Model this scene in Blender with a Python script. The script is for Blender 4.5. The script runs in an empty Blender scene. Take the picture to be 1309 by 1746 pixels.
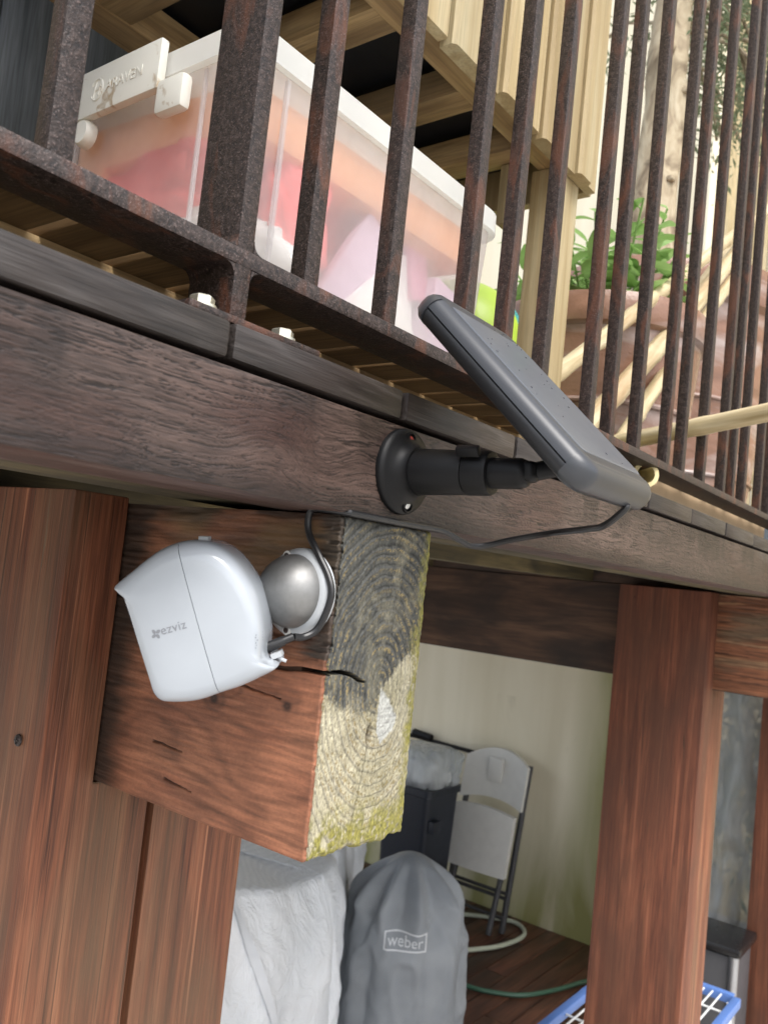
import bpy, bmesh, math, random
import numpy as np
from mathutils import Vector, Matrix
from mathutils.bvhtree import BVHTree

random.seed(7)
rng = np.random.default_rng(7)
H = 1.515                      # eye height above the lower floor; heights below are given from the eye level
SC = bpy.context.scene
COL = SC.collection

# ------------------------------------------------------------------ camera, light, exposure
cam = bpy.data.cameras.new('camera')
cam.sensor_fit = 'VERTICAL'
cam.sensor_height = 24.0
cam.lens = 24.0 * 1433.4 / 1746.0
cam.clip_start = 0.02
cam.clip_end = 200
cam.dof.use_dof = True
cam.dof.focus_distance = 0.58
cam.dof.aperture_fstop = 11.0
camo = bpy.data.objects.new('camera', cam)
COL.objects.link(camo)
RX = Vector((0.59847322, -0.79425018, 0.10486393))
RY = Vector((-0.12284681, 0.03836491, 0.99168382))
RZ = Vector((-0.79166815, -0.60637841, -0.07461073))
m = Matrix.Identity(4)
for i in range(3):
    m[i][0], m[i][1], m[i][2] = RX[i], RY[i], RZ[i]
m.translation = Vector((0, 0, H))
camo.matrix_world = m
SC.camera = camo

SUN_EL, SUN_AZ = math.radians(56), math.radians(206)     # azimuth clockwise from +Y
world = bpy.data.worlds.new('World')
SC.world = world
world.use_nodes = True
wn, wl = world.node_tree.nodes, world.node_tree.links
wn.clear()
sky = wn.new('ShaderNodeTexSky')
sky.sky_type = 'NISHITA'
sky.sun_disc = False
sky.sun_elevation = SUN_EL
sky.sun_rotation = SUN_AZ
sky.air_density = 1.0
sky.dust_density = 3.0
hs = wn.new('ShaderNodeHueSaturation')
hs.inputs['Saturation'].default_value = 0.36
bg = wn.new('ShaderNodeBackground')
bg.inputs['Strength'].default_value = 0.15
wo = wn.new('ShaderNodeOutputWorld')
wl.new(sky.outputs[0], hs.inputs['Color'])
wl.new(hs.outputs[0], bg.inputs['Color'])
wl.new(bg.outputs[0], wo.inputs['Surface'])

sl = bpy.data.lights.new('sun', 'SUN')
sl.energy = 1.35
sl.angle = math.radians(35)
sl.color = (1.0, 0.97, 0.93)
so = bpy.data.objects.new('sun', sl)
COL.objects.link(so)
sd = Vector((math.sin(SUN_AZ) * math.cos(SUN_EL), math.cos(SUN_AZ) * math.cos(SUN_EL), math.sin(SUN_EL)))
so.rotation_euler = sd.to_track_quat('Z', 'Y').to_euler()
so.location = (0, -3, 6)

SC.view_settings.view_transform = 'Standard'
SC.view_settings.look = 'None'
SC.view_settings.exposure = 1.18
SC.view_settings.gamma = 1
SC.view_settings.use_curve_mapping = False
SC.cycles.max_bounces = 10
SC.cycles.diffuse_bounces = 6
SC.cycles.transparent_max_bounces = 16

# ------------------------------------------------------------------ noise in numpy
def _h(ix, iy, s):
    n = (ix.astype(np.int64) * 374761393 + iy.astype(np.int64) * 668265263 + s * 1274126177) & 0x7fffffff
    n = ((n ^ (n >> 13)) * 1274126177) & 0x7fffffff
    return ((n ^ (n >> 16)) & 0xffff) / 65535.0
def vnoise(x, y, s=0):
    x = np.asarray(x, float); y = np.asarray(y, float)
    ix, iy = np.floor(x), np.floor(y)
    fx, fy = x - ix, y - iy
    fx = fx * fx * fx * (fx * (fx * 6 - 15) + 10); fy = fy * fy * fy * (fy * (fy * 6 - 15) + 10)
    a, b = _h(ix, iy, s), _h(ix + 1, iy, s)
    c, d = _h(ix, iy + 1, s), _h(ix + 1, iy + 1, s)
    return (a + (b - a) * fx) * (1 - fy) + (c + (d - c) * fx) * fy
def fbm(x, y, s=0, o=4):
    t = 0; a = 0.5; n = 0
    for k in range(o):
        t = t + a * vnoise(np.asarray(x) * 2 ** k, np.asarray(y) * 2 ** k, s + 17 * k); n += a; a *= .5
    return t / n
def sstep(a, b, x):
    t = np.clip((x - a) / (b - a), 0, 1)
    return t * t * (3 - 2 * t)

# ------------------------------------------------------------------ materials
class NT:
    def __init__(s, name):
        s.m = bpy.data.materials.new(name); s.m.use_nodes = True
        s.n = s.m.node_tree.nodes; s.l = s.m.node_tree.links
        s.n.clear()
        s.out = s.n.new('ShaderNodeOutputMaterial')
    def node(s, t, **kw):
        n = s.n.new(t)
        for k, v in kw.items():
            if k.startswith('i_'):
                key = k[2:].replace('_', ' ')
                s.put(n.inputs[key], v)
            else: setattr(n, k, v)
        return n
    def put(s, inp, v):
        if hasattr(v, 'is_output') or isinstance(v, bpy.types.NodeSocket): s.l.new(v, inp)
        else: inp.default_value = v
    def math(s, op, a, b=None, c=None):
        n = s.n.new('ShaderNodeMath'); n.operation = op
        s.put(n.inputs[0], a)
        if b is not None: s.put(n.inputs[1], b)
        if c is not None: s.put(n.inputs[2], c)
        return n.outputs[0]
    def coord(s, scale=(1, 1, 1), rnd=True):
        tc = s.n.new('ShaderNodeTexCoord')
        v = tc.outputs['Object']
        if rnd:
            oi = s.n.new('ShaderNodeObjectInfo')
            k = s.math('MULTIPLY', oi.outputs['Random'], 23.7)
            a = s.n.new('ShaderNodeVectorMath'); a.operation = 'ADD'
            s.l.new(v, a.inputs[0]); s.l.new(k, a.inputs[1]); v = a.outputs[0]
        mp = s.n.new('ShaderNodeMapping'); mp.inputs['Scale'].default_value = scale
        s.l.new(v, mp.inputs['Vector'])
        return mp.outputs[0]
    def noise(s, vec, scale=1, detail=4, dist=0, rough=.5):
        n = s.n.new('ShaderNodeTexNoise')
        s.l.new(vec, n.inputs['Vector']); n.inputs['Scale'].default_value = scale
        n.inputs['Detail'].default_value = detail; n.inputs['Distortion'].default_value = dist
        n.inputs['Roughness'].default_value = rough
        return n.outputs['Fac']
    def ramp(s, fac, stops):
        r = s.n.new('ShaderNodeValToRGB'); s.l.new(fac, r.inputs[0])
        e = r.color_ramp.elements
        while len(e) < len(stops): e.new(.5)
        for q, (p, c) in zip(e, stops):
            q.position = p; q.color = (c, c, c, 1) if isinstance(c, (int, float)) else (*c, 1)
        return r.outputs[0]
    def mix(s, f, a, b, mode='MIX'):
        n = s.n.new('ShaderNodeMix'); n.data_type = 'RGBA'; n.blend_type = mode
        s.put(n.inputs[0], f)
        for i, v in ((6, a), (7, b)):
            if isinstance(v, (tuple, list)): v = (*v[:3], 1)
            s.put(n.inputs[i], v)
        return n.outputs[2]
    def bump(s, h, dist, strength=1.0):
        b = s.n.new('ShaderNodeBump'); s.l.new(h, b.inputs['Height'])
        b.inputs['Distance'].default_value = dist; b.inputs['Strength'].default_value = strength
        return b.outputs[0]
    def bsdf(s, color, rough=.6, metal=0, normal=None, spec=.5, coat=0, **kw):
        b = s.n.new('ShaderNodeBsdfPrincipled')
        if isinstance(color, (tuple, list)): color = (*color[:3], 1)
        s.put(b.inputs['Base Color'], color); s.put(b.inputs['Roughness'], rough)
        s.put(b.inputs['Metallic'], metal)
        b.inputs['Specular IOR Level'].default_value = spec
        b.inputs['Coat Weight'].default_value = coat
        for k, v in kw.items(): s.put(b.inputs[k.replace('_', ' ')], v)
        if normal is not None: s.l.new(normal, b.inputs['Normal'])
        return b
    def done(s, b):
        s.l.new(b.outputs[0] if hasattr(b, 'outputs') else b, s.out.inputs['Surface'])
        return s.m

def wood(name, dark, mid, light, axis='z', rough=.7, bump=.0004, stain=None, stain_amt=.5, cross=60, along=3.5, fine=420, fine_along=16,
         streak=.35, spec=.4, vary=.25, dist=.8, checks=.0):
    t = NT(name)
    def sc(a, c): return tuple(a if q == axis else c for q in 'xyz')
    n1 = t.noise(t.coord(sc(along, cross)), 1, 5, dist)
    n2 = t.noise(t.coord(sc(fine_along, fine)), 1, 3, .3)
    n3 = t.noise(t.coord(sc(along * 1.6, 14)), 1, 5, .6)
    c = t.ramp(n1, [(.28, dark), (.5, mid), (.72, light)])
    k = t.ramp(n2, [(.3, 1 - streak), (.62, 1.0)])
    c = t.mix(1.0, c, k, 'MULTIPLY')
    if checks:
        n4 = t.noise(t.coord(sc(along * 1.1, cross * 2.4)), 1, 3, .5)
        c = t.mix(t.math('MULTIPLY', t.ramp(n4, [(.655, 0.0), (.685, 1.0)]), checks), c, tuple(q * .25 for q in dark))
        n5 = t.noise(t.coord(sc(along * .8, cross * 1.6)), 1, 3, .4)
        c = t.mix(t.math('MULTIPLY', t.ramp(n5, [(.62, 0.0), (.68, 1.0)]), checks), c, tuple(min(1, q * 1.35) for q in light))
    if stain is not None:
        f = t.math('MULTIPLY', t.ramp(n3, [(.42, 0.0), (.66, 1.0)]), stain_amt)
        c = t.mix(f, c, stain)
    oi = t.n.new('ShaderNodeObjectInfo')
    v = t.math('MULTIPLY_ADD', oi.outputs['Random'], vary, 1 - vary / 2)
    hv = t.n.new('ShaderNodeHueSaturation'); t.l.new(v, hv.inputs['Value']); t.l.new(c, hv.inputs['Color'])
    h = t.math('ADD', t.math('MULTIPLY', n1, .5), t.math('MULTIPLY', n2, .7))
    b = t.bsdf(hv.outputs[0], t.math('MULTIPLY_ADD', n2, .25, rough - .12), 0, t.bump(h, bump), spec)
    return t.done(b)

def plastic(name, col, rough=.35, grain=0.0, spec=.5, dirt=None, coat=0, gs=2500):
    t = NT(name)
    n = t.noise(t.coord((1, 1, 1)), gs, 2)
    g = t.noise(t.coord((1, 1, 1)), 25, 5, .4)
    c = t.mix(t.ramp(g, [(.35, 0.0), (.75, .35)]), col, tuple(q * .8 for q in col))
    if dirt is not None:
        d = t.noise(t.coord((1, 1, 1)), 60, 6, 1.2)
        c = t.mix(t.ramp(d, [(.6, 0.0), (.72, .8)]), c, dirt)
    r = t.math('MULTIPLY_ADD', g, .18, rough - .09)
    b = t.bsdf(c, r, 0, t.bump(n, .00008, grain) if grain else None, spec, coat)
    return t.done(b)

def rust_steel(name):
    t = NT(name)
    co = t.coord((1, 1, 1))
    cs = t.coord((1, 1, .28))
    a = t.noise(cs, 38, 7, 1.2, .6)
    b_ = t.noise(co, 900, 3)
    d = t.noise(co, 300, 5, .5)
    c = t.ramp(d, [(.3, (.008, .0055, .005)), (.5, (.027, .0175, .0145)), (.72, (.058, .041, .036))])
    c = t.mix(t.ramp(a, [(.52, 0.0), (.66, .85)]), c, (.105, .040, .022))
    c = t.mix(t.ramp(b_, [(.58, 0.0), (.72, .7)]), c, (.17, .125, .115))
    h = t.math('ADD', t.math('MULTIPLY', b_, .6), t.math('MULTIPLY', d, .6))
    s = t.bsdf(c, t.math('MULTIPLY_ADD', d, .3, .33), .12, t.bump(h, .0006), .5)
    return t.done(s)

M = {}
M['fascia'] = wood('fascia_wood', (.030, .018, .015), (.078, .050, .042), (.135, .095, .082), 'x', .50, .0013, (.085, .034, .022), .55, cross=75, along=7, fine=520, fine_along=55, streak=.62, vary=0, dist=1.6, spec=.5)
M['deck'] = wood('deck_wood', (.011, .009, .008), (.036, .030, .027), (.078, .069, .065), 'x', .46, .0007, (.036, .024, .019), .55, cross=80, along=9, fine=600, fine_along=30, streak=.5, vary=.35, dist=1.2, checks=.25)
M['post'] = wood('post_wood', (.100, .034, .018), (.215, .075, .036), (.330, .138, .070), 'z', .58, .0008, (.125, .080, .045), .6, cross=80, along=2.4, fine=700, fine_along=22, streak=.5, vary=.12, checks=.7)
M['postdark'] = wood('post_wood_dark', (.085, .028, .015), (.165, .054, .027), (.235, .086, .044), 'z', .6, .0005, (.085, .035, .02), .7, cross=60, along=2.6, fine=600, fine_along=22, streak=.4, vary=.1, checks=.5)
M['beam2'] = wood('old_beam_wood', (.045, .025, .016), (.10, .055, .034), (.17, .095, .058), 'y', .75, .0006, (.018, .014, .012), .85, cross=30, along=3, streak=.4)
M['joist'] = wood('joist_wood', (.05, .040, .018), (.11, .085, .038), (.17, .13, .06), 'x', .75, .0005, (.02, .018, .012), .8)
M['floor'] = wood('floor_wood', (.030, .013, .009), (.075, .030, .018), (.120, .052, .030), 'x', .42, .0004, (.02, .011, .008), .5, vary=.9)
M['pine'] = wood('pine_wood', (.35, .26, .125), (.47, .37, .205), (.57, .485, .30), 'z', .6, .0003, (.38, .27, .13), .5, cross=50, along=2, streak=.22, vary=.18)
M['pineframe'] = wood('pine_frame_wood', (.30, .185, .08), (.46, .31, .145), (.56, .40, .205), 'x', .65, .0004, (.12, .075, .04), .6, cross=45, streak=.35)
M['pineframey'] = wood('pine_cross_wood', (.30, .185, .08), (.46, .31, .145), (.56, .40, .205), 'y', .65, .0004, (.12, .075, .04), .6, cross=45, streak=.35)
M['pallet'] = wood('pallet_wood', (.19, .115, .05), (.30, .19, .085), (.40, .26, .12), 'y', .7, .0005, (.13, .08, .04), .5, cross=60, streak=.4)
M['fence'] = wood('fence_wood', (.66, .52, .29), (.76, .63, .39), (.80, .70, .49), 'z', .65, .0003, None, vary=.25)
M['rust'] = rust_steel('rusty_steel')

def simple(name, col, rough=.5, metal=0, var=.15, scale=30, bump=0, spec=.5, bs=200):
    t = NT(name)
    n = t.noise(t.coord(), scale, 5, .4)
    c = t.mix(t.ramp(n, [(.3, 0.0), (.7, 1.0)]), tuple(q * (1 - var) for q in col), tuple(min(1, q * (1 + var)) for q in col))
    nb = t.bump(t.noise(t.coord(), bs, 4), bump) if bump else None
    return t.done(t.bsdf(c, rough, metal, nb, spec))
M['zinc'] = simple('zinc_bolt', (.62, .60, .50), .38, .85, .12, 90)
M['black'] = plastic('black_plastic', (.0045, .0045, .005), .46, .4, .22)
M['panelplastic'] = plastic('charcoal_plastic', (.040, .043, .049), .34, .3, .5)
M['panelback'] = plastic('charcoal_back_plastic', (.018, .019, .021), .42, .35)
M['panelface'] = plastic('charcoal_face', (.088, .098, .116), .36, .12)
M['cable'] = plastic('cable_rubber', (.012, .012, .013), .38)
M['white'] = plastic('white_gloss_plastic', (.375, .405, .44), .18, 0, .5, None, .25)
M['whitering'] = plastic('white_ring_plastic', (.43, .45, .465), .3)
M['silver'] = simple('silver_paint', (.24, .24, .235), .5, .7, .06, 300, .00006, bs=2500)
M['lens'] = plastic('black_lens_glass', (.01, .01, .02), .08)
M['print'] = simple('grey_print', (.20, .21, .23), .5, 0, .02)
M['stickertext'] = simple('sticker_print', (.13, .13, .14), .6, 0, .02)
M['lid'] = plastic('cream_lid_plastic', (.76, .75, .68), .42, 0, .5, (.35, .24, .12))
def lidplastic():
    t = NT('white_lid_plastic')
    p = t.bsdf((.82, .84, .82), .36)
    tl = t.n.new('ShaderNodeBsdfTranslucent'); tl.inputs[0].default_value = (.9, .9, .86, 1)
    mx = t.n.new('ShaderNodeMixShader'); mx.inputs[0].default_value = .5
    t.l.new(p.outputs[0], mx.inputs[1]); t.l.new(tl.outputs[0], mx.inputs[2])
    return t.done(mx)
M['lidrim'] = lidplastic()
M['screw'] = simple('steel_screw', (.55, .55, .54), .3, .9)
M['redbit'] = simple('red_dust_cap', (.25, .025, .015), .7, 0, .4, 400)
M['darkclad'] = wood('dark_cladding', (.14, .16, .18), (.21, .235, .26), (.28, .31, .34), 'z', .6, .0004, None, cross=35, vary=.2)
M['liner'] = plastic('black_liner', (.010, .011, .013), .5)
M['terra'] = None
M['redbag'] = simple('red_bag_film', (.85, .13, .11), .45, 0, .12, 12, .0008, bs=40)
M['paper'] = simple('white_packet', (.84, .82, .78), .6, 0, .05, 20, .0006, bs=30)
M['peach'] = simple('peach_cloth', (.86, .42, .20), .7, 0, .08, 15, .0006, bs=60)
M['lilac'] = simple('lilac_packet', (.66, .50, .60), .6, 0, .1, 15, .0006, bs=30)
M['pink'] = simple('pink_packet', (.74, .24, .36), .5, 0, .1, 15, .0006, bs=30)
M['leaf'] = None
M['cover'] = None

def box_plastic():
    t = NT('clear_box_plastic')
    n = t.noise(t.coord(), 9, 4, .4)
    tr = t.n.new('ShaderNodeBsdfTransparent'); tr.inputs[0].default_value = (.97, .97, .97, 1)
    tl = t.n.new('ShaderNodeBsdfTranslucent'); tl.inputs[0].default_value = (.85, .84, .84, 1)
    df = t.bsdf((.80, .79, .80), .22, 0, None, .5)
    m1 = t.n.new('ShaderNodeMixShader'); m1.inputs[0].default_value = .5
    t.l.new(tl.outputs[0], m1.inputs[1]); t.l.new(df.outputs[0], m1.inputs[2])
    m2 = t.n.new('ShaderNodeMixShader')
    f = t.ramp(n, [(.3, .38), (.7, .60)])
    t.l.new(f, m2.inputs[0]); t.l.new(tr.outputs[0], m2.inputs[1]); t.l.new(m1.outputs[0], m2.inputs[2])
    return t.done(m2)
M['clearbox'] = box_plastic()
def sheet_plastic(name, lo, hi, tint):
    t = NT(name)
    n = t.noise(t.coord((1, 1, .35)), 9, 6, 1.5)
    tr = t.n.new('ShaderNodeBsdfTransparent'); tr.inputs[0].default_value = (.9, .93, .95, 1)
    df = t.bsdf(tint, .25, 0, t.bump(n, .004), .5)
    m2 = t.n.new('ShaderNodeMixShader')
    t.l.new(t.ramp(n, [(.35, lo), (.65, hi)]), m2.inputs[0])
    t.l.new(tr.outputs[0], m2.inputs[1]); t.l.new(df.outputs[0], m2.inputs[2])
    return t.done(m2)
M['sheet'] = sheet_plastic('clear_plastic_sheet', .72, .98, (.54, .57, .57))
M['binbag'] = sheet_plastic('clear_bag_film', .3, .75, (.55, .58, .6))
def terracotta():
    t = NT('terracotta')
    b = t.noise(t.coord((1, 1, 3.2)), 2.6, 5, 1.2)
    n = t.noise(t.coord((1, 1, 2.5)), 7, 6, .8)
    g = t.noise(t.coord(), 160, 4)
    c = t.mix(t.ramp(n, [(.3, 0.0), (.7, 1.0)]), (.215, .115, .075), (.34, .185, .125))
    c = t.mix(t.ramp(b, [(.50, 0.0), (.66, .60)]), c, (.58, .52, .50))
    return t.done(t.bsdf(c, .26, 0, t.bump(t.math('ADD', g, n), .0008), .5))
M['terra'] = terracotta()
def leafmat(name, a, b):
    t = NT(name)
    oi = t.n.new('ShaderNodeObjectInfo')
    n = t.noise(t.coord(), 35, 3)
    f = t.math('MULTIPLY_ADD', n, .5, t.math('MULTIPLY', oi.outputs['Random'], .5))
    c = t.mix(f, a, b)
    p = t.bsdf(c, .5, 0, None, .4)
    tl = t.n.new('ShaderNodeBsdfTranslucent'); t.l.new(c, tl.inputs[0])
    mx = t.n.new('ShaderNodeMixShader'); mx.inputs[0].default_value = .35
    t.l.new(p.outputs[0], mx.inputs[1]); t.l.new(tl.outputs[0], mx.inputs[2])
    return t.done(mx)
M['leaf'] = leafmat('sage_leaf', (.20, .36, .09), (.42, .60, .24))
M['olive'] = leafmat('olive_leaf', (.10, .14, .07), (.26, .31, .19))
M['shrub'] = leafmat('shrub_leaf', (.06, .09, .04), (.16, .20, .08))
def bark():
    t = NT('olive_bark')
    n = t.noise(t.coord((1, 1, .5)), 22, 7, 1.0)
    k = t.noise(t.coord((1, 1, .8)), 9, 4, .5)
    c = t.ramp(n, [(.3, (.18, .135, .09)), (.5, (.38, .31, .21)), (.7, (.50, .43, .31))])
    c = t.mix(t.ramp(k, [(.68, 0.0), (.75, .8)]), c, (.08, .06, .045))
    return t.done(t.bsdf(c, .8, 0, t.bump(n, .006), .3))
M['bark'] = bark()
def bamboo():
    t = NT('dry_bamboo')
    n = t.noise(t.coord((1, 1, .06)), 110, 5, .3)
    k = t.noise(t.coord((1, 1, .4)), 9, 5, .6)
    c = t.ramp(n, [(.3, (.42, .32, .17)), (.55, (.64, .53, .33)), (.75, (.76, .67, .48))])
    c = t.mix(t.ramp(k, [(.58, 0.0), (.68, .6)]), c, (.42, .26, .13))
    return t.done(t.bsdf(c, .42, 0, t.bump(n, .0008), .5))
M['bamboo'] = bamboo()
M['bambooin'] = simple('bamboo_pith', (.62, .52, .27), .7, 0, .15, 60)
M['bambooflesh'] = simple('fresh_bamboo', (.68, .62, .22), .5, 0, .12, 40)
def render_wall():
    t = NT('cream_render')
    n = t.noise(t.coord((6, 6, .8)), 1, 6, .6)
    g = t.noise(t.coord((3.2, 3.2, .9)), 1, 5, .8)
    fine = t.noise(t.coord(), 300, 3)
    tc = t.n.new('ShaderNodeTexCoord'); sp = t.n.new('ShaderNodeSeparateXYZ'); t.l.new(tc.outputs['Object'], sp.inputs[0])
    low = t.math('SUBTRACT', 1.0, t.math('MULTIPLY', sp.outputs[2], 1.7))
    rt = t.math('SUBTRACT', 1.0, t.math('MULTIPLY', t.math('SUBTRACT', sp.outputs[1], .26), 5.5))
    lowm = t.math('MULTIPLY', t.math('MAXIMUM', low, 0.0), t.ramp(g, [(.36, 0.0), (.6, 1.0)]))
    rtm = t.math('MULTIPLY', t.math('MAXIMUM', rt, 0.0), t.math('LESS_THAN', sp.outputs[2], 1.35))
    rtm = t.math('MULTIPLY', rtm, t.ramp(n, [(.3, .35), (.6, 1.0)]))
    al = t.math('MINIMUM', t.math('MULTIPLY', t.math('ADD', lowm, t.math('MULTIPLY', rtm, 1.0)), .95), .92)
    c = t.mix(t.ramp(n, [(.3, 0.0), (.7, 1.0)]), (.72, .655, .49), (.83, .77, .61))
    c = t.mix(al, c, (.25, .25, .075))
    sm = t.ramp(g, [(.60, 0.0), (.70, .45)])
    sm = t.math('MULTIPLY', sm, t.math('LESS_THAN', sp.outputs[2], 1.0))
    c = t.mix(sm, c, (.33, .28, .16))
    return t.done(t.bsdf(c, .8, 0, t.bump(fine, .0006), .3))
M['render'] = render_wall()
def fabric(name, a, b, sc, rough=.7, wv=700, bd=.0004):
    t = NT(name)
    n = t.noise(t.coord(), sc, 5, .5)
    w1 = t.n.new('ShaderNodeTexWave'); t.l.new(t.coord((1, 1, .25), False), w1.inputs['Vector'])
    w1.inputs['Scale'].default_value = wv; w1.inputs['Distortion'].default_value = 1.5
    c = t.mix(t.ramp(n, [(.3, 0.0), (.7, 1.0)]), a, b)
    return t.done(t.bsdf(c, rough, 0, t.bump(w1.outputs['Fac'], bd), .4))
M['cover'] = fabric('grey_cover_fabric', (.225, .245, .265), (.29, .31, .33), 8, .42, 900, .0001)
def tarpmat():
    t = NT('pale_mesh_tarp')
    n = t.noise(t.coord(), 5, 5, .5)
    ws = []
    for sc_ in ((0, 0, 1), (1, .6, 0)):
        w = t.n.new('ShaderNodeTexWave'); w.bands_direction = 'DIAGONAL'
        t.l.new(t.coord(sc_, False), w.inputs['Vector']); w.inputs['Scale'].default_value = 150; w.inputs['Distortion'].default_value = .6
        ws.append(w.outputs['Fac'])
    k = t.math('MULTIPLY', ws[0], ws[1])
    c = t.mix(t.ramp(n, [(.3, 0.0), (.7, 1.0)]), (.72, .75, .78), (.86, .88, .90))
    c = t.mix(t.math('MULTIPLY', k, .35), c, (.40, .44, .49))
    cr_ = t.noise(t.coord((1, 1, .6), False), 16, 6, 2.2)
    h = t.math('ADD', t.math('MULTIPLY', k, .05), t.math('ABSOLUTE', t.math('SUBTRACT', cr_, .5)))
    return t.done(t.bsdf(c, .36, 0, t.bump(h, .012), .6))
M['tarp0'] = fabric('plain_tarp', (.60, .64, .69), (.78, .81, .85), 4, .6, 55, .0015)
M['tarp'] = tarpmat()
M['tarpseam'] = simple('tarp_seam_tape', (.74, .77, .81), .6, 0, .05, 20)
M['badge'] = simple('badge_print', (.62, .64, .66), .6, 0, .05)
M['chairplastic'] = plastic('almond_plastic', (.68, .67, .63), .5)
M['chairmetal'] = plastic('grey_painted_steel', (.045, .045, .048), .45)
M['navy'] = plastic('navy_bin_plastic', (.012, .016, .026), .45)
M['hosepale'] = plastic('pale_hose', (.40, .43, .34), .45)
M['hosegreen'] = plastic('green_hose', (.035, .085, .055), .4)
M['rackwhite'] = plastic('white_coated_wire', (.72, .74, .74), .4)
M['rackblue'] = plastic('blue_plastic_rim', (.10, .20, .50), .4)
M['steel'] = simple('brushed_steel', (.45, .46, .48), .3, .9, .06, 60)
M['binblack'] = plastic('black_bin_lid', (.012, .012, .013), .25)
M['bingrey'] = plastic('grey_bin_side', (.075, .075, .08), .4)
M['ball'] = None
def ballmat():
    t = NT('green_ball_vinyl')
    v = t.noise(t.coord((1, 1, 1), False), 11, 1, .6)
    c = t.mix(t.ramp(v, [(.60, 0.0), (.615, 1.0)]), (.42, .60, .045), (.055, .34, .36))
    return t.done(t.bsdf(c, .35, 0, None, .5))
M['ball'] = ballmat()
M['bluebox'] = plastic('slate_blue_plastic', (.07, .10, .16), .5)
M['greyboard'] = simple('blue_grey_board', (.24, .28, .32), .6, 0, .1)
M['cardboard'] = simple('cardboard', (.50, .36, .22), .75, 0, .08, 20)
M['ground'] = simple('ground_concrete', (.52, .50, .47), .85, 0, .15, 6, .003)  # unseen ground, its pale tone set to bounce fill light under the deck
M['wallgrey'] = simple('pale_house_render', (.5, .48, .44), .8)

def vcol_wood(name, rough, bd, fa):
    t = NT(name)
    at = t.n.new('ShaderNodeAttribute'); at.attribute_name = 'tone'
    f1 = t.noise(t.coord(fa, False), 1, 4, .4)
    f2 = t.noise(t.coord((1, 1, 1), False), 900, 3)
    k = t.ramp(f1, [(.3, .62), (.65, 1.12)])
    c = t.mix(1.0, at.outputs['Color'], k, 'MULTIPLY')
    h = t.math('ADD', t.math('MULTIPLY', f1, .6), t.math('MULTIPLY', f2, .5))
    return t.done(t.bsdf(c, rough, 0, t.bump(h, bd), .4))
M['beamside'] = vcol_wood('beam_stained_face', .6, .0004, (300, 30, 300))
M['beamend'] = vcol_wood('beam_end_grain', .85, .00025, (1100, 1100, 380))
M['postface'] = vcol_wood('post_weathered_face', .55, .0004, (420, 420, 22))
M['beamface'] = vcol_wood('beam_weathered_face', .55, .0004, (420, 22, 420))
M['fasciaface'] = vcol_wood('fascia_weathered_face', .44, .0003, (60, 500, 700))

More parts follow.
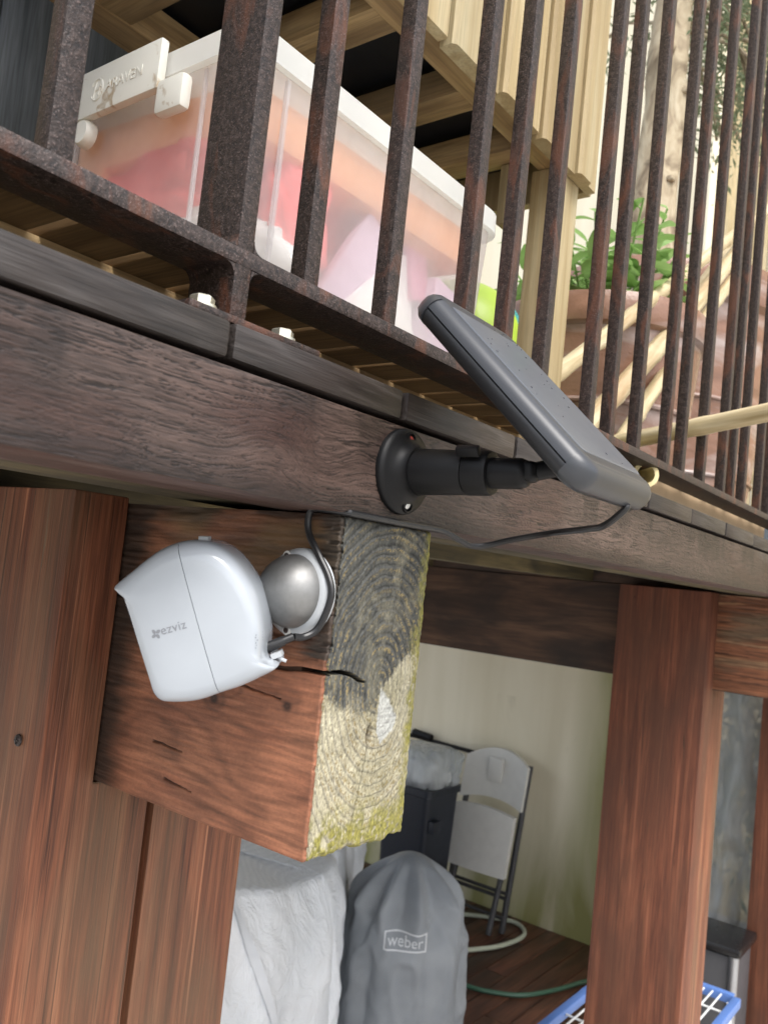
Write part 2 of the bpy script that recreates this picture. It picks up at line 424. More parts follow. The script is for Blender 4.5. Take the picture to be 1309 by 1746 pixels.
# ------------------------------------------------------------------ mesh helpers
class MB:
    def __init__(s): s.v = []; s.f = []; s.mi = []; s.cur = 0
    def add(s, vs, fs):
        o = len(s.v); s.v += [tuple(map(float, q)) for q in vs]
        for f in fs: s.f.append(tuple(o + i for i in f)); s.mi.append(s.cur)
        return s
    def box(s, x0, x1, y0, y1, z0, z1, b=0.0):
        if b <= 0:
            P = [(x, y, z) for x in (x0, x1) for y in (y0, y1) for z in (z0, z1)]
            return s.add(P, [(0, 1, 3, 2), (4, 6, 7, 5), (0, 4, 5, 1), (2, 3, 7, 6), (0, 2, 6, 4), (1, 5, 7, 3)])
        bm = bmesh.new(); bmesh.ops.create_cube(bm, size=1)
        for v in bm.verts:
            v.co = Vector(((x0 + x1) / 2 + v.co.x * (x1 - x0), (y0 + y1) / 2 + v.co.y * (y1 - y0), (z0 + z1) / 2 + v.co.z * (z1 - z0)))
        bmesh.ops.bevel(bm, geom=bm.edges[:], offset=b, segments=2, affect='EDGES', profile=.6)
        bm.verts.index_update()
        s.add([v.co for v in bm.verts], [[v.index for v in f.verts] for f in bm.faces]); bm.free()
        return s
    def tube(s, pts, r, n=12, cap=True, rs=None, closed=False):
        pts = [Vector(p) for p in pts]; N = len(pts)
        rs = rs or [r] * N
        t0 = (pts[1] - pts[0]).normalized()
        up = Vector((0, 0, 1)) if abs(t0.z) < .9 else Vector((1, 0, 0))
        a = t0.cross(up).normalized(); vs = []; fs = []
        for i, p in enumerate(pts):
            t = (pts[min(i + 1, N - 1)] - pts[max(i - 1, 0)]).normalized()
            a = (a - t * a.dot(t)).normalized(); b = t.cross(a)
            for k in range(n):
                q = 2 * math.pi * k / n
                vs.append(p + (a * math.cos(q) + b * math.sin(q)) * rs[i])
        for i in range(N - 1):
            for k in range(n):
                k2 = (k + 1) % n
                fs.append((i * n + k, i * n + k2, (i + 1) * n + k2, (i + 1) * n + k))
        if cap: fs.append(tuple(range(n))[::-1]); fs.append(tuple((N - 1) * n + k for k in range(n)))
        return s.add(vs, fs)
    def lathe(s, prof, c=(0, 0, 0), axis=(0, 0, 1), n=32, capt=True, capb=True):
        ax = Vector(axis).normalized(); up = Vector((0, 0, 1)) if abs(ax.z) < .9 else Vector((1, 0, 0))
        a = ax.cross(up).normalized(); b = ax.cross(a); c = Vector(c); vs = []; fs = []
        for r, h in prof:
            for k in range(n):
                q = 2 * math.pi * k / n
                vs.append(c + ax * h + (a * math.cos(q) + b * math.sin(q)) * r)
        for i in range(len(prof) - 1):
            for k in range(n):
                k2 = (k + 1) % n
                fs.append((i * n + k, i * n + k2, (i + 1) * n + k2, (i + 1) * n + k))
        if capb: fs.append(tuple(range(n))[::-1])
        if capt: fs.append(tuple((len(prof) - 1) * n + k for k in range(n)))
        return s.add(vs, fs)
    def grid(s, P, wrap=False):
        nu, nv = P.shape[:2]; vs = P.reshape(-1, 3)
        fs = []
        for i in range(nu - 1):
            for j in range(nv - 1 + (1 if wrap else 0)):
                j2 = (j + 1) % nv
                fs.append((i * nv + j, i * nv + j2, (i + 1) * nv + j2, (i + 1) * nv + j))
        return s.add(vs, fs)
    def mesh(s, name, mats, base=(0, 0, 0), smooth=True, angle=35):
        me = bpy.data.meshes.new(name)
        b = base
        me.from_pydata([(x - b[0], y - b[1], z - b[2]) for x, y, z in s.v], [], s.f)
        for q in (mats if isinstance(mats, (list, tuple)) else [mats]): me.materials.append(q)
        me.polygons.foreach_set('material_index', s.mi)
        bm = bmesh.new(); bm.from_mesh(me); bmesh.ops.recalc_face_normals(bm, faces=bm.faces); bm.to_mesh(me); bm.free()
        if smooth: shade(me, angle)
        me.update()
        return me
def shade(me, angle=35):
    me.polygons.foreach_set('use_smooth', [True] * len(me.polygons))
    try: me.set_sharp_from_angle(angle=math.radians(angle))
    except Exception: pass

def tag(o, label=None, cat=None, group=None, kind=None):
    if label: o['label'] = label
    if cat: o['category'] = cat
    if group: o['group'] = group
    if kind: o['kind'] = kind
    return o
BASE = {}
def thing(name, label, cat, base=(0, 0, 0), group=None):
    o = bpy.data.objects.new(name, None); COL.objects.link(o)
    o.empty_display_size = .05
    o.location = (base[0], base[1], base[2] + H)
    tag(o, label, cat, group); BASE[o.name] = base
    return o
def put(name, me, parent=None, loc=None):
    o = bpy.data.objects.new(name, me); COL.objects.link(o)
    if parent is not None: o.parent = parent
    if loc is not None: o.location = loc
    return o
def part(name, mb, mat, parent, smooth=True, angle=35, base=None, label=None):
    b = base if base is not None else BASE[parent.name]
    o = put(name, mb.mesh(name, mat, b, smooth, angle), parent)
    BASE[o.name] = b
    if label: o['label'] = label
    return o
def solo(name, mb, mat, label, cat, base, group=None, kind=None, smooth=True, angle=35):
    o = put(name, mb.mesh(name, mat, base, smooth, angle)); o.location = (base[0], base[1], base[2] + H)
    BASE[o.name] = base
    return tag(o, label, cat, group, kind)
def text_mesh(name, body, size, mat, ext=.0002, space=1.0, shear=0.0, align='LEFT'):
    cu = bpy.data.curves.new('lettering', 'FONT'); cu.body = body; cu.size = size; cu.extrude = ext
    cu.space_character = space; cu.shear = shear; cu.align_x = align
    ob = bpy.data.objects.new('lettering_source', cu); COL.objects.link(ob)
    dg = bpy.context.evaluated_depsgraph_get()
    me = bpy.data.meshes.new_from_object(ob.evaluated_get(dg))
    bpy.data.objects.remove(ob); me.name = name
    me.materials.clear(); me.materials.append(mat)
    return me
def smooth_loop(pts, sub=4):
    out = []; n = len(pts); P = [np.array(p, float) for p in pts]
    for i in range(n):
        p0, p1, p2, p3 = P[i - 1], P[i], P[(i + 1) % n], P[(i + 2) % n]
        for k in range(sub):
            t = k / sub
            out.append(.5 * ((2 * p1) + (-p0 + p2) * t + (2 * p0 - 5 * p1 + 4 * p2 - p3) * t * t + (-p0 + 3 * p1 - 3 * p2 + p3) * t ** 3))
    return np.array(out)
def spline(pts, sub=8):
    P = [np.array(p, float) for p in pts]; P = [2 * P[0] - P[1]] + P + [2 * P[-1] - P[-2]]
    out = []
    for i in range(1, len(P) - 2):
        for k in range(sub):
            t = k / sub; p0, p1, p2, p3 = P[i - 1:i + 3]
            out.append(.5 * ((2 * p1) + (-p0 + p2) * t + (2 * p0 - 5 * p1 + 4 * p2 - p3) * t * t + (-p0 + 3 * p1 - 3 * p2 + p3) * t ** 3))
    out.append(P[-2]); return [tuple(q) for q in out]
GZ = -H

# ================================================================== SETTING
g = MB().box(-12, 12, -12, 12, GZ - .6, GZ - .03)
o = put('ground', g.mesh('ground', M['ground'], (0, 0, GZ), False)); o.location = (0, 0, 0); o['kind'] = 'structure'

# lower floor of dark planks
fl = bpy.data.objects.new('floor', None); COL.objects.link(fl); fl['kind'] = 'structure'; BASE['floor'] = (0, 0, GZ)
fm = {}
for r in range(26):
    y0 = .82 + r * .092
    x = 1.25 - random.random() * .6
    while x < 3.70:
        L = random.choice((.62, .8, 1.05, 1.3)); x1 = min(x + L, 3.695)
        if x1 - x < .06: break
        key = round(x1 - x, 3)
        if key not in fm: fm[key] = MB().box(0, key - .003, 0, .089, -.022, 0, .0015).mesh('plank', M['floor'], (0, 0, 0))
        p_ = put('plank', fm[key], fl, (x, y0, random.uniform(-.001, 0)))
        x = x1
sub = MB().box(1.0, 3.70, .82, 3.3, GZ - .03, GZ - .0235)
part('floor_base', sub, M['liner'], fl, False)['label'] = 'dark gap beneath the floor planks'

# cream wall behind, from the floor up past the deck
w = MB().box(3.70, 3.82, 1.19, 4.6, GZ - .03, 3.7)
solo('rendered_wall', w, M['render'], 'cream rendered wall with green algae at its foot behind the folding chair', 'wall', (3.70, 1.19, GZ), smooth=False)

# ------------------------------------------------------------------ deck
DZ0, DZ1 = .0962, .1146
dk = thing('timber_deck', 'weathered raised timber deck with dark fascia and board ends above the posts', 'deck', (0, .31, GZ))
part('fascia_board', MB().box(-.62, 3.6, .310, .366, .0335, .0935, .0022), M['fascia'], dk, base=(0, .31, .0335))
dk.children[-1].location = (0, 0, .0335 - GZ)
def fascia_face():
    nx_, nz_ = 1900, 118
    x0, x1, z0, z1 = .10, 1.62, .0345, .0925
    xs = x0 + (x1 - x0) * np.linspace(0, 1, nx_) ** 1.25
    X, Z = np.meshgrid(xs, np.linspace(z0, z1, nz_), indexing='ij')
    wz = (fbm(X * 6, Z * 22, 91, 4) - .5) * .016 + (fbm(X * 30, Z * 60, 92, 3) - .5) * .003
    fig = np.exp(-(((X - .325) / .045) ** 2 + ((Z - .058) / .020) ** 2))
    wz = wz + fig * .012 * np.sin((X - .325) / .018)
    a = fbm(X * 34 + wz * 300, (Z + wz) * 720, 93, 3)
    b = fbm(X * 38 - 3, (Z + wz) * 1300, 94, 3)
    b2_ = fbm(X * 110 - 7, (Z + wz) * 900, 98, 2)
    b = .7 * b + .3 * b2_
    c = fbm(X * 8, (Z + wz) * 60, 95, 4); d = fbm(X * 5, Z * 14, 96, 4)
    rid = 1 - np.abs(a - .5) * 2
    crev = sstep(.86, .97, rid) * (.45 + .55 * sstep(.35, .6, c)) + .55 * sstep(.62, .74, b)
    crev = np.clip(crev, 0, 1) * (1 - .45 * fig)
    base = np.stack([.048 + .105 * c, .031 + .070 * c, .025 + .058 * c], -1) * (.40 + 1.2 * b)[..., None]
    base = base * (.72 + .56 * sstep(.35, .65, fbm(X * 2.2 + 9, Z * 8, 99, 3)))[..., None]
    drip = sstep(.54, .68, fbm(X * 34, Z * 3, 90, 4)) * sstep(.060, .092, Z + .02 * fbm(X * 60, X * 0, 89, 3))
    base = base * (1 - .45 * drip)[..., None]
    red = (sstep(.50, .66, d) * .55 + .35 * fig)[..., None]
    base = base * (1 - red) + np.array([.072, .030, .021]) * red * (.7 + .6 * b)[..., None]
    grey = (sstep(.52, .68, fbm(X * 3.5 + 4, Z * 20, 97, 4)) * .5 * (1 - .6 * red[..., 0]))[..., None]
    base = base * (1 - grey) + np.array([.140, .122, .115]) * grey * (.6 + .8 * b)[..., None]
    damp = sstep(.010, .0, Z - z0 - .008 * c)[..., None]
    base = base * (1 - .45 * damp)
    col = .56 * base * (1 - .72 * crev)[..., None]
    disp = .0004 * crev - .0007 * (b - .5) - .0004 * (c - .5)
    P = np.stack([X, .3092 + disp, Z], -1)
    me = bpy.data.meshes.new('weathered_face')
    idx = np.arange(nx_ * nz_).reshape(nx_, nz_)
    q = np.stack([idx[:-1, :-1], idx[1:, :-1], idx[1:, 1:], idx[:-1, 1:]], -1).reshape(-1, 4)
    me.from_pydata((P.reshape(-1, 3) - np.array([0, .31, .0335])).tolist(), [], q.tolist())
    me.materials.append(M['fasciaface'])
    ca = me.attributes.new('tone', 'FLOAT_COLOR', 'POINT')
    ca.data.foreach_set('color', np.concatenate([np.clip(col.reshape(-1, 3), 0, 1), np.ones((nx_ * nz_, 1))], -1).astype(np.float32).ravel())
    me.polygons.foreach_set('use_smooth', [True] * len(me.polygons)); me.update()
    fb = [c for c in dk.children if c.name == 'fascia_board'][0]
    put('weathered_face', me, fb)
fascia_face()
part('rim_joist', MB().box(-.60, 3.6, .372, .468, .0375, .094, .001), M['joist'], dk)
for yj in (.80, 1.25, 1.7, 2.15):
    part('joist', MB().box(-.60, 3.6, yj, yj + .05, .0375, .094, .001), M['joist'], dk)
bme = MB().box(0, .1403, 0, 2.5, 0, DZ1 - DZ0, .0028).mesh('deck_board', M['deck'], (0, 0, 0))
k0 = -6
for k in range(k0, 24):
    x = .2695 + k * .1435
    b = put('deck_board', bme, dk)
    b.location = (x, random.uniform(-.0035, -.0015), DZ0 - GZ + random.uniform(-.0004, .0004))

# ------------------------------------------------------------------ posts
def post(x0, x1, x2, x3, y0, y1, zt, notch, mats, label, screws=()):
    t = thing('timber_post', label, 'post', ((x0 + x3) / 2, y0, GZ), 'timber posts under the deck')
    zb = GZ - .02
    nx0, nx1, nz = notch
    def ell(xo, xi, xn, ya):
        # a timber with a notch cut from its inner upper corner
        bm = bmesh.new()
        pr = [(xo, zb), (xi, zb), (xi, nz), (xn, nz), (xn, zt), (xo, zt)]
        f = bm.faces.new([bm.verts.new((x, ya, z)) for x, z in pr])
        r = bmesh.ops.extrude_face_region(bm, geom=[f])
        for v in r['geom']:
            if isinstance(v, bmesh.types.BMVert): v.co.y = y1
        bmesh.ops.recalc_face_normals(bm, faces=bm.faces)
        bmesh.ops.bevel(bm, geom=bm.edges[:], offset=.0018, segments=2, affect='EDGES', profile=.6)
        bm.verts.index_update()
        mb = MB().add([v.co for v in bm.verts], [[v.index for v in q.verts] for q in bm.faces]); bm.free()
        return mb
    part('timber', ell(x0, x1, nx0 - .0006, y0), mats[0], t)
    part('timber', ell(x3, x2, nx1 + .0006, y0 + .003), mats[1], t)
    part('packer', MB().box(x1 + .0005, x2 - .0005, y0 + .075, y1 - .01, zb, nz - .002), M['beam2'], t, False)
    for (sx, sy, sz) in screws:
        s = MB().lathe([(.0042, 0), (.0040, .0008), (.0030, .0014), (.0012, .0016)], (sx, sy, sz), (-1, 0, 0), 18)
        s.box(sx - .0022, sx - .0014, sy - .0025, sy + .0025, sz - .0004, sz + .0004)
        s.box(sx - .0022, sx - .0014, sy - .0004, sy + .0004, sz - .0025, sz + .0025)
        part('screw', s, M['rust'], t)
    return t
post(.3245, .418, .4265, .5245, .512, .72, .0362, (.3690, .4630, -.1662), (M['post'], M['post']),
     'near post of two stained timbers notched under the big beam, screw in its side', [(.3234, .5385, -.1374)])
post(1.806, 1.8675, 1.872, 1.974, .512, .708, .0362, (1.8655, 1.9645, -.168), (M['postdark'], M['post']),
     'middle reddish brown timber post standing beside the wire rack')
post(3.205, 3.29, 3.295, 3.40, .512, .708, .0362, (3.27, 3.37, -.168), (M['postdark'], M['postdark']),
     'far timber post cut by the right edge beside the clear plastic sheet')

def skin(parent, o, U, V, W, L, seed, nu, nv, red=.5, shade_top=0.0, lit_bleach=0.0, knots=(), thing_base=None, mat='postface'):
    # weathered sawn face of a timber, grain running along V
    o, U, V = np.array(o, float), np.array(U, float), np.array(V, float)
    N = np.cross(U, V); N /= np.linalg.norm(N)
    u, v = np.meshgrid(np.linspace(0, W, nu), np.linspace(0, L, nv), indexing='ij')
    au, av = u + float(o @ U) * 1.0 + seed * .37, v - float(o[2])
    warp = .016 * (fbm(av * 4, au * 12, seed, 4) - .5) + .003 * (fbm(av * 16, au * 50, seed + 1, 3) - .5)
    kk = np.zeros_like(u); kr_ = np.zeros_like(u)
    for (ku, kv, r) in knots:
        du, dv = (u - ku) / r, (v - kv) / (r * 1.8)
        e = np.exp(-(du * du + dv * dv) * .5)
        warp = warp + np.sign(du) * e * r * .9 * np.minimum(1, np.abs(du) * 3)
        kk = np.maximum(kk, np.exp(-(du * du + (dv * 1.3) ** 2) * 1.8)); kr_ = np.where(e > .3, np.hypot(du, dv * 1.3), kr_)
    g = au + warp
    f0 = fbm(g * 900, av * 22, seed + 2, 3); f1 = fbm(g * 330, av * 8, seed + 3, 4); f2 = fbm(g * 75, av * 3.2, seed + 4, 4); f3 = fbm(au * 18, av * 4.5, seed + 5, 5)
    ring = ((g / .0075 + .8 * f2) % 1.0); lt = np.exp(-((ring - .8) / .14) ** 2)
    A = np.array([.245, .094, .044]); B = np.array([.262, .152, .080]); D = np.array([.085, .045, .025]); Lt = np.array([.46, .27, .145])
    m = np.clip(sstep(.36, .62, f2 + (.5 - red) * .5), 0, 1)[..., None]
    c = A * (1 - m) + B * m
    c = .93 * c * (.46 + 1.0 * f1)[..., None] * (.74 + .46 * f0)[..., None] * (1 - .24 * lt)[..., None]
    bl = (sstep(.47, .62, f3) * .72)[..., None]
    dkb = (sstep(.54, .66, fbm(au * 26 + 5, av * 7 + 2, seed + 11, 5)) * .5)[..., None]
    c = c * (1 - dkb) + D * dkb
    c = c * (1 - bl) + np.array([.150, .105, .062]) * (.6 + .7 * f1)[..., None] * bl
    st = (sstep(.66, .74, fbm(g * 140, av * 2.4, seed + 6, 3)) * .7)[..., None]
    c = c * (1 - st) + Lt * (.6 + .7 * f1)[..., None] * st
    ck = sstep(.68, .715, fbm(g * 120 + 7, av * 2.8, seed + 7, 3)) * sstep(.70, .62, fbm(g * 120 + 7, av * 2.8, seed + 7, 3) - .045)
    ck = np.maximum(ck, .6 * sstep(.655, .70, fbm(g * 260 + 3, av * 6, seed + 8, 3)))
    c = c * (1 - .80 * ck)[..., None]
    if shade_top: c = c * (1 - shade_top * sstep(.34, .10, v - .05 * f3))[..., None]  # shade under the deck, put into the colour of the timber's upper end
    if lit_bleach: c = c * (1 - lit_bleach) + np.array([.44, .255, .165]) * (.70 + .5 * f1)[..., None] * lit_bleach  # sun fading plus the light on the front faces, painted as a paler tone
    if len(knots): c = c * (1 - kk * (.45 + .35 * np.sin(kr_ * 22)))[..., None]
    edge = np.minimum(np.minimum(u, W - u), 9)
    wear = (sstep(.0035, .0, edge) * sstep(.45, .62, fbm(av * 60, au * 200, seed + 9, 3)))[..., None]
    c = c * (1 - .6 * wear) + np.array([.40, .27, .17]) * .6 * wear
    dsp = .0006 * (f1 - .5) + .0004 * (f0 - .5) + .0003 * lt - .0016 * ck - .0005
    P = o + u[..., None] * U + v[..., None] * V + N * (.0016 + dsp[..., None])
    me = bpy.data.meshes.new('weathered_face')
    idx = np.arange(nu * nv).reshape(nu, nv)
    q = np.stack([idx[:-1, :-1], idx[1:, :-1], idx[1:, 1:], idx[:-1, 1:]], -1).reshape(-1, 4)
    me.from_pydata((P.reshape(-1, 3) - np.array(thing_base)).tolist(), [], q.tolist())
    me.materials.append(M[mat])
    ca = me.attributes.new('tone', 'FLOAT_COLOR', 'POINT')
    ca.data.foreach_set('color', np.concatenate([np.clip(c.reshape(-1, 3), 0, 1), np.ones((nu * nv, 1))], -1).astype(np.float32).ravel())
    me.polygons.foreach_set('use_smooth', [True] * len(me.polygons)); me.update()
    return put('weathered_face', me, parent)
pp = [o for o in bpy.data.objects if o.name.startswith('timber_post')]
def timbers(p): return [c for c in p.children if c.name.startswith('timber') and not c.name.startswith('timber_')]
near, midp, farp = pp[0], pp[1], pp[2]
b = BASE[near.name]; t1, t2 = timbers(near)
dn = (0, 0, -1)
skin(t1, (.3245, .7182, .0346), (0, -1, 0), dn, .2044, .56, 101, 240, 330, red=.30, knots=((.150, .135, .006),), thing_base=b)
skin(t1, (.3262, .512, .0346), (1, 0, 0), dn, .0412, .1990, 103, 60, 140, red=.75, shade_top=.55, thing_base=b)
skin(t1, (.3262, .512, -.1660), (1, 0, 0), dn, .0900, .42, 103, 120, 260, red=.70, thing_base=b)
skin(t2, (.4283, .515, -.1680), (1, 0, 0), dn, .0944, .42, 107, 120, 260, red=.45, thing_base=b)
b = BASE[midp.name]; t1, t2 = timbers(midp)
skin(t1, (1.806, .7062, .0346), (0, -1, 0), dn, .1924, 1.15, 111, 200, 420, red=.85, shade_top=.45, knots=((.06, .52, .007), (.12, .95, .006)), thing_base=b)
skin(t1, (1.8078, .512, .0346), (1, 0, 0), dn, .0572, 1.15, 113, 40, 300, red=.3, lit_bleach=.75, thing_base=b)
skin(t2, (1.8738, .515, -.170), (1, 0, 0), dn, .0980, .95, 117, 50, 260, red=.3, lit_bleach=.8, thing_base=b)
b = BASE[farp.name]; t1, t2 = timbers(farp)
skin(t1, (3.205, .7062, .0346), (0, -1, 0), dn, .1924, 1.5, 121, 80, 260, red=.9, thing_base=b)

# second beam and its packer
t = thing('timber_beam', 'dark mouldy beam running back from the middle post above the cream wall', 'beam', (1.915, 1.4, -.168))
part('beam', MB().box(1.8675, 1.9625, .318, 2.6, -.168, .0365, .002), M['beam2'], t)
skin([c for c in t.children if c.name.startswith('beam')][0], (1.8675, .320, -.1660), (0, 0, 1), (0, 1, 0), .2005, .39, 131, 90, 120, red=.85, shade_top=0, knots=((.14, .08, .012),), thing_base=BASE[t.name], mat='beamface')
part('packer', MB().box(1.8700, 1.955, .47, 2.6, .038, .0955, .001), M['beam2'], t)

# ------------------------------------------------------------------ hero beam with displaced faces
def hero_beam():
    X0, X1, Y0, Y1, Z0, Z1 = .3695, .4625, .3125, .56, -.1655, .0322
    t = thing('timber_beam', 'thick stained beam holding the white camera, mossy sawn end grain facing out', 'beam', (.416, .3125, Z0))
    def crackz(x): return -.0590 - .006 * sstep(.385, .408, x) + .0012 * (fbm(x * 160, x * 0, 5, 3) - .5)
    def edge_in(d, n):            # how far an arris is worn back at distance d
        return np.where(d < n, (n - np.sqrt(np.maximum(n * n - (n - d) ** 2, 0))), 0)
    # ---- end grain
    nx, nz = 150, 320
    xs = np.linspace(X0, X1, nx); zs = np.linspace(Z0, Z1, nz)
    X, Z = np.meshgrid(xs, zs, indexing='ij')
    px, pz = .4215, -.0680
    wx = (fbm(X * 32, Z * 32, 11, 3) - .5) * .007; wz = (fbm(X * 32 + 9, Z * 32, 12, 3) - .5) * .007
    R_ = np.sqrt(((X + wx - px) * 1.12) ** 2 + ((Z + wz - pz) * np.where(Z > pz, .80, .80)) ** 2)
    R2 = R_ + .0009 * (fbm(X * 260, Z * 260, 13, 3) - .5)
    ph = (R2 / .0055 + .5 * fbm(R_ * 160, R_ * 0, 55, 2)) % 1.0
    late = np.exp(-((ph - .82) / .13) ** 2)                 # dense late wood ridge of every ring
    early = 1 - late
    fine = fbm(X * 900, Z * 420, 14, 3); mid = fbm(X * 230, Z * 230, 15, 4); big = fbm(X * 40, Z * 40, 16, 4)
    pit = sstep(.56, .70, fbm(X * 650, Z * 650, 17, 3)) * early
    bnd = np.interp(X, [.3695, .3767, .3826, .4095, .4205, .4222, .4364, .4399, .4475, .4554, .4625], [-.072, -.0735, -.0794, -.0836, -.0817, -.0690, -.0612, -.0545, -.0512, -.0479, -.040]) + (fbm(X * 300, Z * 110, 18, 4) - .5) * .008
    dark = sstep(-.004, .004, Z - bnd + .010 * (fbm(X * 700, Z * 500, 50, 3) - .5)) * (1 - .26 * sstep(.56, .74, fbm(X * 70, Z * 45, 52, 4)))
    poly = [(.423, -.0685), (.4334, -.0765), (.4434, -.0879), (.4403, -.0964), (.4281, -.1039), (.4231, -.0963), (.4223, -.0831)]
    dmin = np.full(X.shape, 9.0); cyc = len(poly); ar = sum(poly[k][0] * poly[(k + 1) % cyc][1] - poly[(k + 1) % cyc][0] * poly[k][1] for k in range(cyc))
    for k in range(cyc):
        (a0, b0), (a1, b1) = poly[k], poly[(k + 1) % cyc]
        e_ = ((X - a0) * (b1 - b0) - (Z - b0) * (a1 - a0)) / math.hypot(a1 - a0, b1 - b0) * (-1 if ar > 0 else 1)
        dmin = np.minimum(dmin, e_)
    chip = sstep(-.0006, .0010, dmin + .0015 * (fbm(X * 400, Z * 200, 44, 3) - .5))
    dark = dark * (1 - chip)
    pale = np.stack([.42 + .08 * early + .16 * (mid - .5), .385 + .07 * early + .16 * (mid - .5), .285 + .035 * early + .14 * (mid - .5)], -1) * (.50 + .72 * fbm(X * 1700, Z * 500, 45, 3))[..., None] * (.72 + .5 * big)[..., None]
    gold = (sstep(.48, .62, fbm(X * 900, Z * 900, 25, 3)) * sstep(.15, .45, ph) * sstep(.9, .7, ph) * .8 * sstep(.36, .60, fbm(X * 45, Z * 45, 54, 3)))[..., None]
    pale = pale * (1 - gold) + np.array([.21, .155, .062]) * (.6 + .8 * fine)[..., None] * gold
    pale = pale * (1 - .50 * np.exp(-((ph - .93) / .055) ** 2))[..., None]
    damp_ = (sstep(.40, .62, fbm(X * 26 + 3, Z * 40, 49, 4)) * .28)[..., None]
    pale = pale * .92
    pale = pale * (1 - damp_) + np.array([.165, .150, .072]) * (.5 + .9 * fine)[..., None] * damp_
    dk_ = np.stack([.040 + .055 * mid, .042 + .052 * mid, .040 + .042 * mid], -1) * (.6 + .8 * fine)[..., None]
    och = np.array([.24, .185, .085])
    sp = (sstep(.46, .62, fbm(X * 800, Z * 800, 19, 3)) * sstep(.34, .52, ph) * sstep(.86, .70, ph) * (.35 + .9 * sstep(.35, .6, fbm(X * 40, Z * 40, 53, 3))))[..., None]
    sp = np.clip(sp, 0, .85)
    dk_ = dk_ * (1 - sp) + och * sp
    dk_ = dk_ * (1 - .55 * np.exp(-((ph - .08) / .10) ** 2))[..., None]
    sb = (sstep(.55, .9, late) * .38)[..., None]
    dk_ = dk_ * (1 - sb) + np.array([.105, .110, .115]) * sb
    col = pale * (1 - dark)[..., None] + dk_ * dark[..., None]
    cw = np.array([.44, .44, .405]) * (.62 + .6 * fbm(X * 60, Z * 900, 20, 3))[..., None]
    col = col * (1 - chip)[..., None] + cw * chip[..., None]
    # knot hole beside the pale chip
    kn = np.exp(-(((X - .4165) / .0022) ** 2 + ((Z + .0975) / .0045) ** 2))[..., None]
    col = col * (1 - .85 * kn) + np.array([.06, .035, .02]) * .85 * kn
    # long check running down from the pith
    cx = .4165 - .010 * sstep(-.095, -.165, Z) + .0012 * (fbm(Z * 120, Z * 0, 21, 3) - .5)
    chk = np.exp(-((X - cx) / .00045) ** 2) * (Z < -.090)
    for (a0, b0, a1, b1) in ((.432, -.062, .452, -.078), (.430, -.070, .447, -.096)):
        tt = np.clip(((X - a0) * (a1 - a0) + (Z - b0) * (b1 - b0)) / ((a1 - a0) ** 2 + (b1 - b0) ** 2), 0, 1)
        dd = np.hypot(X - a0 - tt * (a1 - a0), Z - b0 - tt * (b1 - b0) + .0012 * np.sin(X * 900))
        chk = np.maximum(chk, np.exp(-(dd / .00028) ** 2) * .8)
    col = col * (1 - .8 * chk)[..., None]
    # moss at the right arris and along the foot
    mn = fbm(X * 130, Z * 90, 22, 4)
    ms = np.clip(sstep(.4580 - .018 * mn, .4650 - .010 * mn, X) * (.35 + mn) + sstep(-.140 + .014 * mn, -.160 + .012 * mn, Z) * sstep(.34, .60, mn + .10 + (X - .405) * 4), 0, 1)
    ms = ms * sstep(.28, .52, fbm(X * 380, Z * 380, 26, 3) + .08)
    mossc = np.stack([.10 + .24 * fine, .10 + .20 * fine, .025 + .05 * fine], -1)
    col = col * (1 - ms)[..., None] + mossc * ms[..., None]
    disp = -.00030 * late + .0004 * pit + .0005 * (mid - .5) + .0006 * (fine - .5) - .0006 * ms * fine + .0025 * chk + .006 * kn[..., 0] + .0006 * chip - .0004
    w_ = .0013 * (1 - sstep(.400, .409, X)) * (1 if True else 0)
    crk = np.clip(1 - np.abs(Z - crackz(X)) / np.maximum(w_, 1e-5), 0, 1) * (X < .4085)
    disp = disp + .016 * sstep(0, .55, crk)
    col = col * (1 - .93 * sstep(0, .4, crk))[..., None]
    er = .0014 + .0022 * fbm(Z * 80, X * 0, 23, 4)
    dl, dr, db, dtp = X - X0, X1 - X, Z - Z0, Z1 - Z
    din = edge_in(dl, .0012 + .0010 * fbm(Z * 110, Z * 0, 27, 3)) + edge_in(dr, er) + edge_in(db, .0025 + .004 * fbm(X * 120, Z * 0, 24, 3)) + edge_in(dtp, .003)
    Yd = Y0 + disp + din
    Xe = X + np.where(dr < .004, -.0016 * (fbm(Z * 150, Z * 0, 28, 4)) * (1 - dr / .004), 0)
    Ze = Z + np.where(db < .006, .0045 * (fbm(X * 120, X * 0, 29, 4) - .2) * (1 - db / .006), 0)
    E = np.stack([Xe, Yd, Ze], -1)
    # ---- stained side
    ny, nz2 = 300, 320
    ys = np.linspace(0, 1, ny) ** 1.15 * (Y1 - Y0) + Y0
    Yg, Zg = np.meshgrid(ys, np.linspace(Z0, Z1, nz2), indexing='ij')
    warp = .022 * (fbm(Yg * 9, Zg * 16, 31, 4) - .5)
    for (ky, kz, ka, kr) in ((.4015, -.088, .016, .016), (.339, -.082, .010, .009), (.45, -.12, -.012, .025), (.35, -.15, .012, .03)):
        dy, dz = (Yg - ky) / (kr * 1.7), (Zg - kz) / kr
        warp = warp + ka * np.sign(dz) * np.exp(-(dy * dy + dz * dz)) * np.minimum(1, np.abs(dz) * 2) + ka * .9 * np.exp(-(dy * dy + dz * dz) * .6)
    gph = ((Zg + warp * 1.5) / .0185) % 1.0
    gl = np.exp(-((gph - .8) / .16) ** 2)
    f1 = fbm(Yg * 26, Zg * 420, 32, 4); f2 = fbm(Yg * 16, Zg * 40, 33, 4); f3 = fbm(Yg * 9, Zg * 13, 34, 4)
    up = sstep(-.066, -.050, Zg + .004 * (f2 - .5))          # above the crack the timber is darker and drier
    lo = np.stack([.205 + .17 * f2, .074 + .085 * f2, .039 + .046 * f2], -1)
